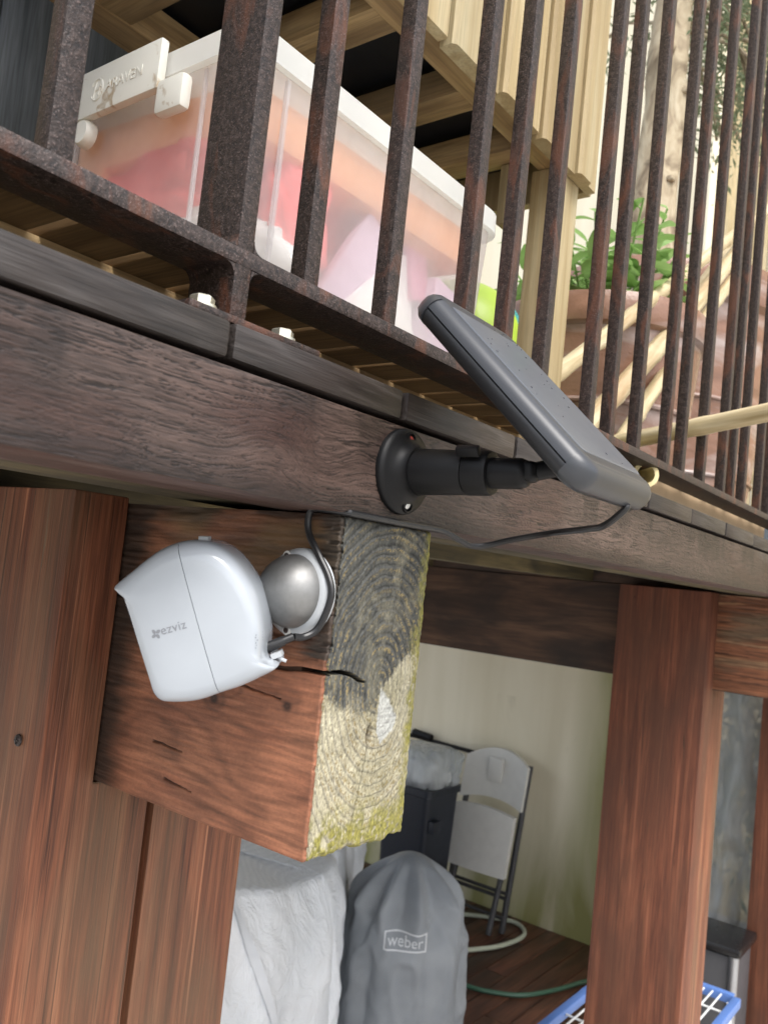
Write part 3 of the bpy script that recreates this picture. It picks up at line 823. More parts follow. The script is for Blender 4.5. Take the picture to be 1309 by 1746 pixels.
    hi = np.stack([.130 + .14 * f2, .050 + .066 * f2, .024 + .036 * f2], -1)
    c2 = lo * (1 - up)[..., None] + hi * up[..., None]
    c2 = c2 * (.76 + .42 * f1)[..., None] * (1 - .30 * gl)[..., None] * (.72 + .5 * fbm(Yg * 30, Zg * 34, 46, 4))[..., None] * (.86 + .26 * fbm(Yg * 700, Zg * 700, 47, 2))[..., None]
    # olive-grey weathering and black mould
    wv = (sstep(.50, .66, f3) * .55 * sstep(-.10, .02, Zg))[..., None]
    c2 = c2 * (1 - wv) + np.array([.16, .115, .052]) * wv
    edgem = sstep(.020, .0, Yg - .505 + .02 * f2) * 0
    mo = np.clip(sstep(.008, .032, Zg - .012 * f2) * sstep(.40, .60, fbm(Yg * 20, Zg * 160, 35, 4)) + sstep(.470, .506, Yg + .03 * (f2 - .5)), 0, 1) * .9
    c2 = c2 * (1 - mo)[..., None] + np.array([.022, .017, .013]) * mo[..., None]
    ragged = fbm(Zg * 260, Zg * 0, 36, 3) * .012 + fbm(Yg * 40, Zg * 520, 37, 3) * .010
    nearend = sstep(.016, .002, Yg - Y0 - ragged + .004) * (Zg > -.052)
    c2 = c2 * (1 - .85 * nearend)[..., None] + np.array([.032, .028, .022]) * (.85 * nearend)[..., None]
    for (ky, kz, kr) in ((.4015, -.088, .0095), (.339, -.082, .0062)):
        kk = np.exp(-(((Yg - ky) / (kr * 1.3)) ** 2 + ((Zg - kz) / kr) ** 2) * 1.4)
        ring = .5 + .5 * np.sin(np.hypot((Yg - ky) / 1.3, Zg - kz) / .0009)
        c2 = c2 * (1 - kk * (.50 + .42 * ring))[..., None]
    # thin drying checks
    chk2 = np.zeros_like(Yg)
    for (a0, b0, a1, b1, ww) in ((.405, -.0735, .345, -.0790, .0013), (.455, -.125, .425, -.1262, .0011), (.44, -.146, .412, -.149, .0010), (.36, -.02, .325, -.023, .0010)):
        tt = np.clip(((Yg - a0) * (a1 - a0) + (Zg - b0) * (b1 - b0)) / ((a1 - a0) ** 2 + (b1 - b0) ** 2), 0, 1)
        dd = np.abs(np.hypot(Yg - a0 - tt * (a1 - a0), Zg - b0 - tt * (b1 - b0) + .0009 * (fbm(Yg * 130, Yg * 0, 38, 3) - .5)))
        chk2 = np.maximum(chk2, np.clip(1 - dd / (ww * (1 - .6 * tt)), 0, 1))
    c2 = c2 * (1 - .9 * chk2)[..., None]
    zc = -.0590 - .0025 * sstep(.318, .36, Yg) + .0010 * (fbm(Yg * 110, Yg * 0, 39, 3) - .5)
    w2 = .0015 * (1 - .55 * sstep(.335, .40, Yg)) * (1 - sstep(.39, .41, Yg))
    crk2 = np.clip(1 - np.abs(Zg - zc) / np.maximum(w2, 1e-5), 0, 1) * (w2 > 1e-4)
    c2 = c2 * (1 - .93 * sstep(0, .4, crk2))[..., None]
    d2 = .0007 * (f1 - .5) + .0006 * gl * up + .0012 * mo * f1 + .0022 * chk2 + .014 * sstep(0, .55, crk2) + .002 * nearend * f1
    # upper part is torn along the sawn end
    dent = sstep(.60, .72, fbm(Yg * 60, Zg * 380, 40, 3)) * sstep(.05, .0, Yg - Y0) * (Zg > -.055)
    d2 = d2 + .0012 * dent
    c2 = c2 * (1 - .40 * dent)[..., None]
    db = Zg - Z0; rnd = edge_in(db, .0028) + edge_in(Yg - Y0, .002)
    S = np.stack([X0 + d2 + rnd, Yg, Zg], -1)
    e0 = np.interp(S[0, :, 2], zs, Yd[0, :] - Y0)
    S[:, :, 1] += e0[None, :] * np.exp(-(ys - Y0) / .003)[:, None]
    side0 = np.interp(zs, np.linspace(Z0, Z1, nz2), S[0, :, 0] - X0)
    E[:, :, 0] += side0[None, :] * np.exp(-(xs - X0) / .002)[:, None]
    def part_grid(name, P, col, mat):
        me = bpy.data.meshes.new(name)
        nu, nv = P.shape[:2]
        idx = np.arange(nu * nv).reshape(nu, nv)
        q = np.stack([idx[:-1, :-1], idx[:-1, 1:], idx[1:, 1:], idx[1:, :-1]], -1).reshape(-1, 4)
        b = np.array(BASE[t.name])
        me.from_pydata((P.reshape(-1, 3) - b).tolist(), [], q.tolist())
        me.materials.append(mat)
        ca = me.attributes.new('tone', 'FLOAT_COLOR', 'POINT')
        c4 = np.concatenate([np.clip(col.reshape(-1, 3), 0, 1), np.ones((nu * nv, 1))], -1)
        ca.data.foreach_set('color', c4.astype(np.float32).ravel())
        me.polygons.foreach_set('use_smooth', [True] * len(me.polygons)); me.update()
        return put(name, me, t)
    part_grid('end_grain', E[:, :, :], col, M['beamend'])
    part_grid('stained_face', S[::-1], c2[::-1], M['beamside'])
    core = MB(); core.box(X0 + .004, X1 - .0045, Y0 + .022, Y1, Z0 + .004, Z1 - .0005)
    core.box(X0 + .010, X1 - .006, Y0 + .018, Y0 + .023, Z0 + .008, Z1 - .006)
    core.box(X0, X1, Y1 - .002, 2.6, Z0, Z1)
    core.box(X1 - .0042, X1 - .002, Y0 + .004, Y1, Z0 + .003, Z1 - .0005)
    core.box(X0 + .0035, X1 - .0045, Y0 + .006, Y1 - .003, Z0 + .0022, Z0 + .0038)
    part('beam_core', core, M['beam2'], t, False)
hero_beam()

# ------------------------------------------------------------------ rusty steel railing
FY, RZ0, RZ1 = .330, .1526, .1620
rl = thing('steel_railing', 'rusty flat steel railing with square bars along the deck edge', 'railing', (1.0, .35, .1146))
part('bottom_rail', MB().box(-.6, 3.5, FY, .368, RZ0, RZ1, .0016), M['rust'], rl)
SX = .343 / .33
bars = [.095, .1748, .334, .4097, .5026, .5621, .6289, .7302, .7817, .8542, .9485, 1.0048, 1.0870, 1.1796, 1.2271, 1.2867, 1.381, 1.44, 1.51, 1.60, 1.66, 1.735, 1.81, 1.885, 1.96, 2.035, 2.11]
bar_me = MB().box(0, .0128, 0, .0125, 0, 1.2, .0013).mesh('baluster', M['rust'], (0, 0, 0))
for q in bars:
    b = put('baluster', bar_me, rl)
    x = q * SX
    b.location = (x - 1.0, .343 - .35, RZ1 - .001 - .1146)
    b.rotation_euler = (0, random.uniform(-.004, .004), 0)
for px_ in (.2835, 2.26):
    pb = MB().box(px_, px_ + .0115, .3305, .3665, .1188, 1.5, .0013)
    part('post', pb, M['rust'], rl)
    # weld fillets where post and rail meet
    wf = MB()
    for sx in (-1, 1):
        for (za, zb) in ((RZ1, 1), (RZ0, -1)):
            x0 = px_ if sx < 0 else px_ + .0115
            n = 6; vs = []
            for yy in (.3307, .3660):
                vs.append((x0, yy, za))
                for k in range(n + 1):
                    a = math.pi / 2 * k / n
                    vs.append((x0 + sx * .0065 * (1 - math.sin(a)), yy, za + zb * .0065 * (1 - math.cos(a))))
            m_ = n + 2
            wf.add(vs, [tuple(range(m_)), tuple(range(m_, 2 * m_))[::-1]] + [(k, k + 1, m_ + k + 1, m_ + k) for k in range(1, m_ - 1)])
    part('weld', wf, M['rust'], rl)
    part('base_plate', MB().box(px_ - .040, px_ + .052, .3125, .375, .1150, .1190, .0010), M['rust'], rl)
    for bx, by in ((px_ - .026, .321), (px_ + .030, .321)):
        bo = MB().lathe([(.0072, 0), (.0072, .0014)], (bx, by, .1191), n=24)
        hx = MB().lathe([(.0058, 0), (.0061, .0004), (.0061, .0036), (.0052, .0044)], (bx, by, .1206), n=6)
        bt = part('bolt', hx, M['zinc'], rl, True, 25)
        part('washer', bo, M['zinc'], bt, True, 25)

# ------------------------------------------------------------------ storage box
bx = thing('storage_box', 'clear plastic storage box with white lid and cream side clip behind the railing', 'storage box', (.52, .54, .160))
def rrect(x0, x1, y0, y1, r, n=6):
    out = []
    for cx, cy, a0 in ((x1 - r, y1 - r, 0), (x0 + r, y1 - r, 90), (x0 + r, y0 + r, 180), (x1 - r, y0 + r, 270)):
        for k in range(n + 1):
            a = math.radians(a0 + 90 * k / n); out.append((cx + r * math.cos(a), cy + r * math.sin(a)))
    return out
def loft(mb, loops, capb=True, capt=True):
    n = len(loops[0]); vs = [p for L in loops for p in L]; fs = []
    for i in range(len(loops) - 1):
        for k in range(n):
            k2 = (k + 1) % n
            fs.append((i * n + k, i * n + k2, (i + 1) * n + k2, (i + 1) * n + k))
    if capb: fs.append(tuple(range(n))[::-1])
    if capt: fs.append(tuple((len(loops) - 1) * n + k for k in range(n)))
    return mb.add(vs, fs)
bxr = (.352, .704, .4235, .664)
def inset(z, i, r): return [(x, y, z) for x, y in rrect(bxr[0] + i, bxr[1] - i, bxr[2] + i, bxr[3] - i, max(r - i, .004))]
bd = MB(); loft(bd, [inset(.1815, .022, .04), inset(.1845, .015, .036), inset(.335, .0065, .030), inset(.346, .0055, .03)], True, False)
part('box_body', bd, M['clearbox'], bx)
for xq in (.394, .655):
    part('rib', MB().box(xq, xq + .003, .4265, .4305, .20, .342, .0008), M['clearbox'], bx)
for yq in (.470, .626):
    part('rib', MB().box(.3560, .3590, yq, yq + .003, .20, .342, .0008), M['clearbox'], bx)
ld = MB(); loft(ld, [inset(.3445, .0035, .028), inset(.3445, .0, .028), inset(.3635, .0008, .028), inset(.3665, .004, .028), inset(.3672, .016, .02), inset(.3632, .020, .018)], True, True)
part('lid', ld, M['lidrim'], bx, angle=30)
cl = MB(); cl.box(.3435, .3505, .509, .612, .3315, .3700, .0015)
clp = part('clip', cl, M['lid'], bx)
ct = MB().box(.3440, .3540, .480, .5105, .311, .337, .004).box(.345, .353, .492, .509, .312, .318, .001)
part('clip_tab', ct, M['lid'], bx)
part('hinge_knob', MB().lathe([(.011, 0), (.011, .006), (.009, .009)], (.3535, .604, .322), (-1, 0, 0), 20), M['lid'], bx)
tm = text_mesh('lettering', 'ARAVEN', .0118, M['lid'], .0006, 1.02, .0)
mt = Matrix(((0, 0, -1, .3435), (-1, 0, 0, .5735), (0, 1, 0, .3465), (0, 0, 0, 1)))
tm.transform(Matrix.Translation((-.52, -.54, -.160)) @ mt)
put('lettering', tm, clp)
lg = MB()
lg.tube([(.3434, .585 + .0075 * math.cos(a), .3505 + .0085 * math.sin(a)) for a in np.linspace(.5, 5.8, 20)], .0009, 6)
lg.tube([(.3434, .5795, .3575), (.3434, .5825, .3455)], .0009, 6); lg.tube([(.3434, .5865, .3570), (.3434, .5890, .3440)], .0009, 6)
lg.tube([(.3434, .5795, .352), (.3434, .5865, .350)], .0009, 6)
part('emblem', lg, M['lid'], clp)

def lump(cx, cy, cz, sx, sy, sz, s, amp=.25, nu=22, nv=28):
    th = np.linspace(0, math.pi, nu); ph = np.linspace(0, 2 * math.pi, nv, endpoint=False)
    T, P = np.meshgrid(th, ph, indexing='ij')
    x, y, z = np.sin(T) * np.cos(P), np.sin(T) * np.sin(P), np.cos(T)
    def sq(a): return np.sign(a) * np.abs(a) ** .6
    k = 1 + amp * (fbm(x * 2.2 + z * 1.7 + s, y * 2.2 - z * 1.3 + s, s, 3) - .5) * np.sin(T)
    return np.stack([cx + sq(x) * sx * k, cy + sq(y) * sy * k, cz + sq(z) * sz * k], -1)
def crumple(cx, cy, cz, sx, sy, sz, sd, amp=.25, cr=.10, nu=40, nv=56):
    P = lump(cx, cy, cz, sx, sy, sz, sd, amp, nu, nv)
    q = (P - np.array([cx, cy, cz])) / np.array([sx, sy, sz])
    a = np.abs(fbm(q[..., 0] * 3 + q[..., 2] * 2 + sd, q[..., 1] * 3 - q[..., 2] * 2.4, sd + 3, 4) - .5) * 2
    return np.array([cx, cy, cz]) + q * np.array([sx, sy, sz]) * (1 - cr * 2.2 * (1 - a) ** 3)[..., None]
def packet(name, c, size, rot, mat, label, cat):
    mb = MB().box(-size[0] / 2, size[0] / 2, -size[1] / 2, size[1] / 2, -size[2] / 2, size[2] / 2, .002)
    o = put(name, mb.mesh(name, M[mat])); o.location = (c[0], c[1], c[2] + H); o.rotation_euler = rot
    return tag(o, label, cat)
solo('plastic_bag', MB().grid(crumple(.428, .548, .286, .062, .098, .044, 3, .2), True), M['redbag'], 'red plastic bag inside the left end of the clear storage box', 'bag', (.428, .545, .245), angle=180)
solo('paper_packet', MB().grid(crumple(.432, .545, .226, .062, .106, .042, 5, .3), True), M['paper'], 'crumpled white packet beneath the red bag in the storage box', 'packet', (.430, .535, .187), angle=180)
fcm = MB().box(-.152, .152, -.1045, .1045, -.020, .018, .009)
fcm.v = [(x, y, z + .004 * math.sin(x * 40 + y * 25) ) for x, y, z in fcm.v]
o = put('folded_cloth', fcm.mesh('folded_cloth', M['peach'])); o.location = (.5215, .5435, .322 + H)
tag(o, 'peach coloured folded cloth on top inside the storage box', 'cloth')
solo('plastic_bag', MB().grid(crumple(.445, .466, .262, .038, .026, .052, 19, .3), True), M['redbag'], 'smaller red bag pressed to the front of the storage box beside the thick post', 'bag', (.445, .466, .212), angle=180)
packet('paper_packet', (.520, .452, .242), (.060, .010, .110), (0, .55, .03), 'lilac', 'pale lilac packet leaning against the front of the storage box', 'packet')
packet('paper_packet', (.575, .470, .235), (.085, .014, .105), (.05, -.25, .02), 'paper', 'large white packet standing in the middle of the storage box', 'packet')
packet('paper_sheet', (.556, .446, .210), (.090, .004, .070), (0, .80, .0), 'paper', 'white paper sheet slanting across the front of the storage box', 'paper')
packet('paper_packet', (.52, .622, .255), (.30, .03, .13), (0, 0, 0), 'peach', 'peach carton along the back of the storage box', 'packet')
packet('pink_wrapper', (.612, .462, .288), (.030, .008, .060), (0, -.3, .05), 'pink', 'small pink wrapper near the right end of the storage box', 'wrapper')
packet('paper_packet', (.645, .480, .235), (.045, .060, .095), (0, .08, .1), 'lilac', 'lilac grey carton at the right end of the storage box', 'packet')

# low pallet under the box
pl = thing('slatted_pallet', 'low pine pallet of spaced boards under the clear storage box', 'pallet', (.42, .5, .1150))
pme = MB().box(0, .0405, 0, .33, 0, .0150, .001).mesh('slat', M['pallet'], (0, 0, 0))
for k in range(-9, 12):
    s_ = put('slat', pme, pl, (.2340 + k * .0472 - .42, .3745 - .5, .1655 - .1150))
for yb in (.437, .54, .66):
    part('bearer', MB().box(-.25, .80, yb, yb + .04, .1152, .1653, .001), M['pineframe'], pl)

# ------------------------------------------------------------------ raised planter of pine boards
pt = thing('timber_planter', 'pale pine planter box raised on legs above the storage box', 'planter', (.70, .7, .1146))
edges = [.115, .211, .307, .405, .502, .6115, .709, .801, .8965, .9585]
for i in range(len(edges) - 1):
    x0, x1 = edges[i], edges[i + 1]
    z0 = .514 if i % 2 else .506
    z0 = .5085 + random.uniform(-.003, .003)
    wB = x1 - x0
    b_ = MB()
    # moulded board: a proud half and a stepped half with a rounded shoulder
    prof = [(0.002, .018), (0.002, .004), (.006, .0005), (.012, 0), (wB * .52, 0), (wB * .56, .0015), (wB * .60, .0045), (wB * .64, .006), (wB - .003, .006), (wB - .0012, .008), (wB - .0012, .018)]
    n = len(prof)
    vs = [(x0 + a, .4445 + c, z0) for a, c in prof] + [(x0 + a, .4445 + c, 1.5) for a, c in prof]
    b_.add(vs, [tuple(range(n)), tuple(range(n, 2 * n))[::-1]] + [(k, (k + 1) % n, n + (k + 1) % n, n + k) for k in range(n)])
    part('board', b_, M['pine'], pt, True, 25)
part('frame_bar', MB().box(.12, .955, .463, .500, .521, .56, .0015), M['pineframe'], pt)
part('frame_bar', MB().box(.12, .955, .735, .775, .521, .56, .0015), M['pineframe'], pt)
for xc in (.155, .42, .555, .705, .835):
    part('cross_bar', MB().box(xc, xc + .038, .5005, .7345, .522, .556, .0015), M['pineframey'], pt)
part('liner', MB().box(.125, .95, .4635, .775, .566, .60), M['liner'], pt, False)
part('liner', MB().box(.125, .95, .776, .782, .535, 1.4), M['liner'], pt, False)
for lx, ly in ((.892, .4635), (.12, .4635), (.892, .72), (.12, .72)):
    part('leg', MB().box(lx, lx + .044, ly, ly + .044, .1150, .5205, .002), M['pine'], pt)
part('end_board', MB().box(.9595, .975, .4645, .78, .515, 1.5, .002), M['pine'], pt)
part('hanging_block', MB().box(.862, .884, .515, .535, .445, .5205, .001), M['pine'], pt)

# dark cladding behind
dc = thing('dark_cladding', 'dark slate boarded wall behind the storage box at upper left', 'wall', (.2, 1.0, .1146))
cme = MB().box(0, .0935, 0, .02, 0, 3.2, .003).mesh('board', M['darkclad'], (0, 0, 0))
for k in range(18):
    put('board', cme, dc, (-.70 + k * .096 - .2, 0, .0004))

# ------------------------------------------------------------------ pots, plants, ball
def pot(c, rr, h, label, name='terracotta_pot'):
    p = [(rr * .70, 0), (rr * .74, .01), (rr * .86, h * .45), (rr * .93, h * .82), (rr * .935, h * .86), (rr * .985, h * .875), (rr, h * .90), (rr, h * .97), (rr * .975, h), (rr * .93, h), (rr * .90, h * .97), (rr * .88, h * .90), (0.001, h * .89)]
    mb = MB().lathe(p, c, n=56, capt=False)
    nb = []
    for hh in (.30, .55): nb.append(hh)
    t = thing(name, label, 'pot', c, 'terracotta pots on the deck')
    part('pot_body', mb, M['terra'], t, True, 40)
    sm = MB()
    for hh in nb: 
        r_ = rr * (.74 + .12 * hh / .45) if hh < .45 else rr * (.86 + .07 * (hh - .45) / .37)
        sm.tube([(c[0] + (r_ + .001) * math.cos(a), c[1] + (r_ + .001) * math.sin(a), c[2] + h * hh) for a in np.linspace(0, 2 * math.pi, 57)], .006, 8)
    part('moulded_band', sm, M['terra'], t)
    return t
pot((1.595, .715, .1148), .215, .445, 'round terracotta pot holding the leafy green sage plant')
pot((2.50, .93, .1148), .36, .83, 'large blotchy terracotta pot holding the olive tree behind the canes')
solo('plant_pot', MB().lathe([(.075, 0), (.095, .140), (.10, .142), (.10, .160), (.09, .160), (.088, .145)], (1.129, .75, .1148), n=32), M['black'], 'black plastic pot supporting the green ball', 'pot', (1.129, .75, .1148))
BALLX, BALLZ = 1.129, .378
bm_ = MB().grid(np.array([[(BALLX + .112 * math.sin(a) * math.cos(b), .75 + .112 * math.sin(a) * math.sin(b), BALLZ + .112 * math.cos(a)) for b in np.linspace(0, 2 * math.pi, 48, endpoint=False)] for a in np.linspace(0.01, math.pi - .01, 28)]), True)
solo('ball', bm_, M['ball'], 'lime green ball with blue patches beside the storage box', 'ball', (BALLX, .75, BALLZ), angle=180)

def leaf_mesh(name, L, W, mat, bend=.25, n=7):
    mb = MB(); vs = []; fs = []
    for i in range(n):
        t = i / (n - 1); w_ = W * math.sin(math.pi * (.04 + .92 * t) ** .8) * .5 + .0003
        z = -bend * L * t * t
        vs += [(-w_, L * t, z + w_ * .35), (0, L * t, z), (w_, L * t, z + w_ * .35)]
    for i in range(n - 1):
        a = i * 3; fs += [(a, a + 1, a + 4, a + 3), (a + 1, a + 2, a + 5, a + 4)]
    return mb.add(vs, fs).mesh(name, mat, (0, 0, 0), True, 180)
sg = thing('sage_plant', 'leafy green sage plant growing in the round terracotta pot', 'plant', (1.575, .705, .525))
lms = [leaf_mesh('leaf', .085, .034, M['leaf']), leaf_mesh('leaf', .070, .030, M['leaf'], .4), leaf_mesh('leaf', .105, .042, M['leaf'], .15)]
stems = MB(); R7 = random.Random(5)
for k in range(24):
    a = R7.uniform(0, 2 * math.pi); rr = R7.uniform(.02, .15)
    p0 = Vector((1.575 + rr * .7 * math.cos(a), .705 + rr * .7 * math.sin(a), .515))
    top = Vector((1.575 + rr * 1.45 * math.cos(a), .705 + rr * 1.45 * math.sin(a), .515 + R7.uniform(.08, .27)))
    stems.tube([p0, (p0 + top) / 2 + Vector((0, 0, .015)), top], .0022, 5)
    for j in range(9):
        f = .30 + .7 * j / 8
        pos = p0.lerp(top, f)
        lo_ = put('leaf', R7.choice(lms), sg)
        lo_.location = pos - Vector((1.575, .705, .525))
        lo_.rotation_euler = (R7.uniform(-.2, .9), R7.uniform(-.4, .4), R7.uniform(0, 6.28))
        s_ = R7.uniform(.6, 1.1) * (1.0 if j < 7 else .8); lo_.scale = (s_, s_, s_)
part('stem', stems, M['leaf'], sg)

ot = thing('olive_tree', 'olive tree with a pale knobbly trunk rising from the large pot', 'tree', (2.45, .95, .85))
tp = spline([(2.42, .95, .86), (2.432, .95, 1.05), (2.436, .955, 1.257), (2.462, .95, 1.488), (2.455, .95, 1.62), (2.447, .95, 1.70), (2.475, .95, 1.90), (2.52, .96, 2.3)], 10)
tb = MB(); n_ = len(tp)
vs = []; NB = 26
for i, p in enumerate(tp):
    f = i / (n_ - 1); r0 = .074 - .020 * f
    for k in range(NB):
        a = 2 * math.pi * k / NB
        r_ = r0 * (1 + .28 * (float(fbm(math.cos(a) * 1.6 + 5, math.sin(a) * 1.6 + i * .13, 51, 3)) - .5))
        vs.append((p[0] + r_ * math.cos(a), p[1] + r_ * math.sin(a), p[2]))
tb.add(vs, [(i * NB + k, i * NB + (k + 1) % NB, (i + 1) * NB + (k + 1) % NB, (i + 1) * NB + k) for i in range(n_ - 1) for k in range(NB)])
part('trunk', tb, M['bark'], ot, True, 80)
for (a, z, s_) in ((3.5, 1.69, .022), (4.9, 1.58, .016), (5.6, 1.02, .016), (5.9, .97, .02), (5.3, .93, .017), (4.2, 1.28, .012), (3.6, .96, .016)):
    f = (z - .86) / 1.44; cx = 2.44
    part('knob', MB().grid(lump(cx + .066 * math.cos(a), .95 + .066 * math.sin(a), z, s_, s_, s_ * .8, int(z * 100), .5, 10, 12), True), M['bark'], ot, True, 80)
br = MB(); cr = MB()
RL = random.Random(11)
lv = np.array([(-.5, 0, 0), (0, .12, .06), (.5, 0, 0), (0, -.12, .06)])
for k in range(26):
    a = RL.uniform(-1.9, .9); e = Vector((2.5 + RL.uniform(.15, 1.0) * math.cos(a), .95 + RL.uniform(.1, .8) * math.sin(a), RL.uniform(1.45, 2.5)))
    s0 = Vector((2.49, .955, RL.uniform(1.75, 2.25)))
    br.tube([s0, (s0 + e) / 2 + Vector((0, 0, .08)), e], .006, 6)
    for j in range(150):
        f = RL.uniform(.25, 1.08); c = s0.lerp(e, f) + Vector((RL.gauss(0, .075), RL.gauss(0, .075), RL.gauss(0, .075)))
        mr = Matrix.Rotation(RL.uniform(0, 6.28), 3, Vector((RL.gauss(0, 1), RL.gauss(0, 1), RL.gauss(0, 1))).normalized()) * RL.uniform(.03, .05)
        cr.add([c + mr @ Vector(v) for v in lv], [(0, 1, 2, 3)])
part('branch', br, M['bark'], ot)
part('crown', cr, M['olive'], ot, False)

# timber fence far behind
tf = thing('timber_fence', 'pale yellow vertical board fence far behind the railing on the right', 'fence', (4.6, 0, GZ))
fme = MB().box(0, .02, 0, .136, 0, 6.2, .003).mesh('board', M['fence'], (0, 0, 0))
for k in range(30):
    put('board', fme, tf, (0 + .006 * (k % 2), -2.4 + k * .142, 0))
for zr in (.4, 2.2, 4.0, 5.6):
    part('rail', MB().box(4.63, 4.68, -2.4, 1.9, GZ + zr, GZ + zr + .09), M['pineframe'], tf, False)

# slate-blue tub and board, seen between the bars
solo('storage_tub', MB().box(2.95, 3.25, 1.05, 1.35, .116, 1.22, .01), M['bluebox'], 'slate blue plastic tub behind the olive tree', 'tub', (3.1, 1.2, .116))
solo('leaning_board', MB().box(2.10, 2.115, .44, .50, .1150, .36, .003), M['greyboard'], 'blue grey board standing behind the railing at the right edge', 'board', (2.03, .5, .115))
solo('cardboard_strip', MB().box(1.02, 1.62, .375, .382, .1150, .158, .001), M['cardboard'], 'tan cardboard strip lying under the railing at the right', 'cardboard', (1.3, .38, .115))

# bamboo canes
def cane(p0, p1, r, label, cut=False, bend=.016, nodes=True, split=False, mat='bamboo'):
    p0, p1 = Vector(p0), Vector(p1); L = (p1 - p0).length
    pts = []; rs = []; N = int(L / .012) + 2
    sd = p0.x * 31 + p1.z * 17; nl = .15 + .05 * (sd % 1)
    d = (p1 - p0).normalized(); up = Vector((0, 0, 1)); side = d.cross(up).normalized()
    for i in range(N):
        f = i / (N - 1); s_ = f * L
        pts.append(p0.lerp(p1, f) + side * bend * math.sin(math.pi * f) * math.sin(sd))
        q = (s_ + sd % nl) % nl; dn = min(q, nl - q)
        rs.append(r * (1 - .10 * f) * (1 + .16 * math.exp(-(dn / .006) ** 2)))
    mb = MB().tube(pts, r, 16, not cut, rs)
    mats = [M[mat], M['bambooin']]
    if cut:
        n = 16
        a = d.cross(up).normalized(); b = d.cross(a)
        rin = r * .68
        c = [pts[0] + (a * math.cos(2 * math.pi * k / n) + b * math.sin(2 * math.pi * k / n)) * rs[0] for k in range(n)]
        ci = [pts[0] + (a * math.cos(2 * math.pi * k / n) + b * math.sin(2 * math.pi * k / n)) * rin for k in range(n)]
        cd = [q + d * .05 for q in ci]
        mb.cur = 1
        mb.add(c + ci + cd, [(k, (k + 1) % n, n + (k + 1) % n, n + k) for k in range(n)] + [(n + k, n + (k + 1) % n, 2 * n + (k + 1) % n, 2 * n + k) for k in range(n)] + [tuple(range(2 * n, 3 * n))])
        mb.cur = 0
    base = (p0.x, p0.y, p0.z)
    me = mb.mesh('bamboo_cane', mats, base, True, 50)
    # turn the mesh so its long axis is local Z and the grain follows the cane
    q = d.to_track_quat('Z', 'Y')
    me.transform(q.inverted().to_matrix().to_4x4())
    o = put('bamboo_cane', me); o.rotation_mode = 'QUATERNION'; o.rotation_quaternion = q
    o.location = (p0.x, p0.y, p0.z + H)
    return tag(o, label, 'cane', 'bamboo canes behind the railing')
cane((.80, .56, .118), (2.35, .56, 1.13), .0135, 'longest bamboo cane, uppermost of the bundle leaning up to the right')
cane((1.00, .55, .118), (2.00, .56, .860), .0175, 'thick split bamboo cane in the middle of the leaning bundle')
cane((1.155, .53, .118), (1.95, .53, .800), .0135, 'bamboo cane with a broken sheath below the thick split cane')
cane((1.10, .60, .118), (2.20, .62, .990), .010, 'thin bamboo cane standing behind the leaning bundle')
cane((1.257, .75, .208), (1.047, .185, .2518), .0128, 'bamboo cane with purple blotches poking out through the bars at the right')
cane((.922, .342, .1440), (1.35, .72, .140), .0150, 'cut bamboo cane whose hollow yellow end pokes out under the rail', True, 0, mat='bambooflesh')

# ------------------------------------------------------------------ solar panel on its bracket
sp_ = thing('solar_panel', 'charcoal solar panel tilted on a black tube bracket screwed to the fascia', 'solar panel', (.4300, .3095, .0655))
ax = Vector((0, -1, 0)); c0 = (.4175, .3097, .0650)
part('wall_plate', MB().lathe([(.0268, 0), (.0268, .0026), (.0262, .0040), (.0235, .0054), (.0190, .0072), (.0160, .0100), (.0148, .0125), (.0146, .0140)], c0, ax, 56), M['black'], sp_, True, 50)
for (dx, dz, mm) in ((-.0012, .0196, 'redbit'), (.0020, -.0205, 'screw')):
    rc = MB().lathe([(.0050, .0050), (.0050, .0066), (.0040, .0068), (.0036, .0052)], (c0[0] + dx, c0[1], c0[2] + dz), ax, 20, False, False)
    ho = part('screw_hole', rc, M['black'], sp_)
    sc_ = MB().lathe([(.0026, .0050), (.0026, .0060), (.0016, .0068)], (c0[0] + dx, c0[1], c0[2] + dz), ax, 14)
    part('screw', sc_, M[mm], ho)
part('arm', MB().lathe([(.0146, .008), (.0143, .012), (.0134, .0455), (.0131, .046)], c0, (.10, -1, .012), 40), M['black'], sp_)
part('collar', MB().lathe([(.0128, .0463), (.0136, .0468), (.0134, .0600), (.0126, .0618), (.0110, .0620)], c0, (.10, -1, .012), 40), M['black'], sp_, True, 50)
part('inner_tube', MB().lathe([(.0092, .058), (.0090, .080), (.0076, .0835), (.0052, .0848)], c0, (.10, -1, .012), 36), M['black'], sp_, True, 60)
lev = MB().box(-.0022, .0022, -.0020, .0120, -.0018, .0042, .0008)
lm = lev.mesh('locking_lever', M['black'], (0, 0, 0)); lo_ = put('locking_lever', lm, sp_)
lo_.location = (c0[0] - .0090 - .43, c0[1] - .0585 - .3095, c0[2] + .0100 - .0655); lo_.rotation_euler = (0, -.7, .10)
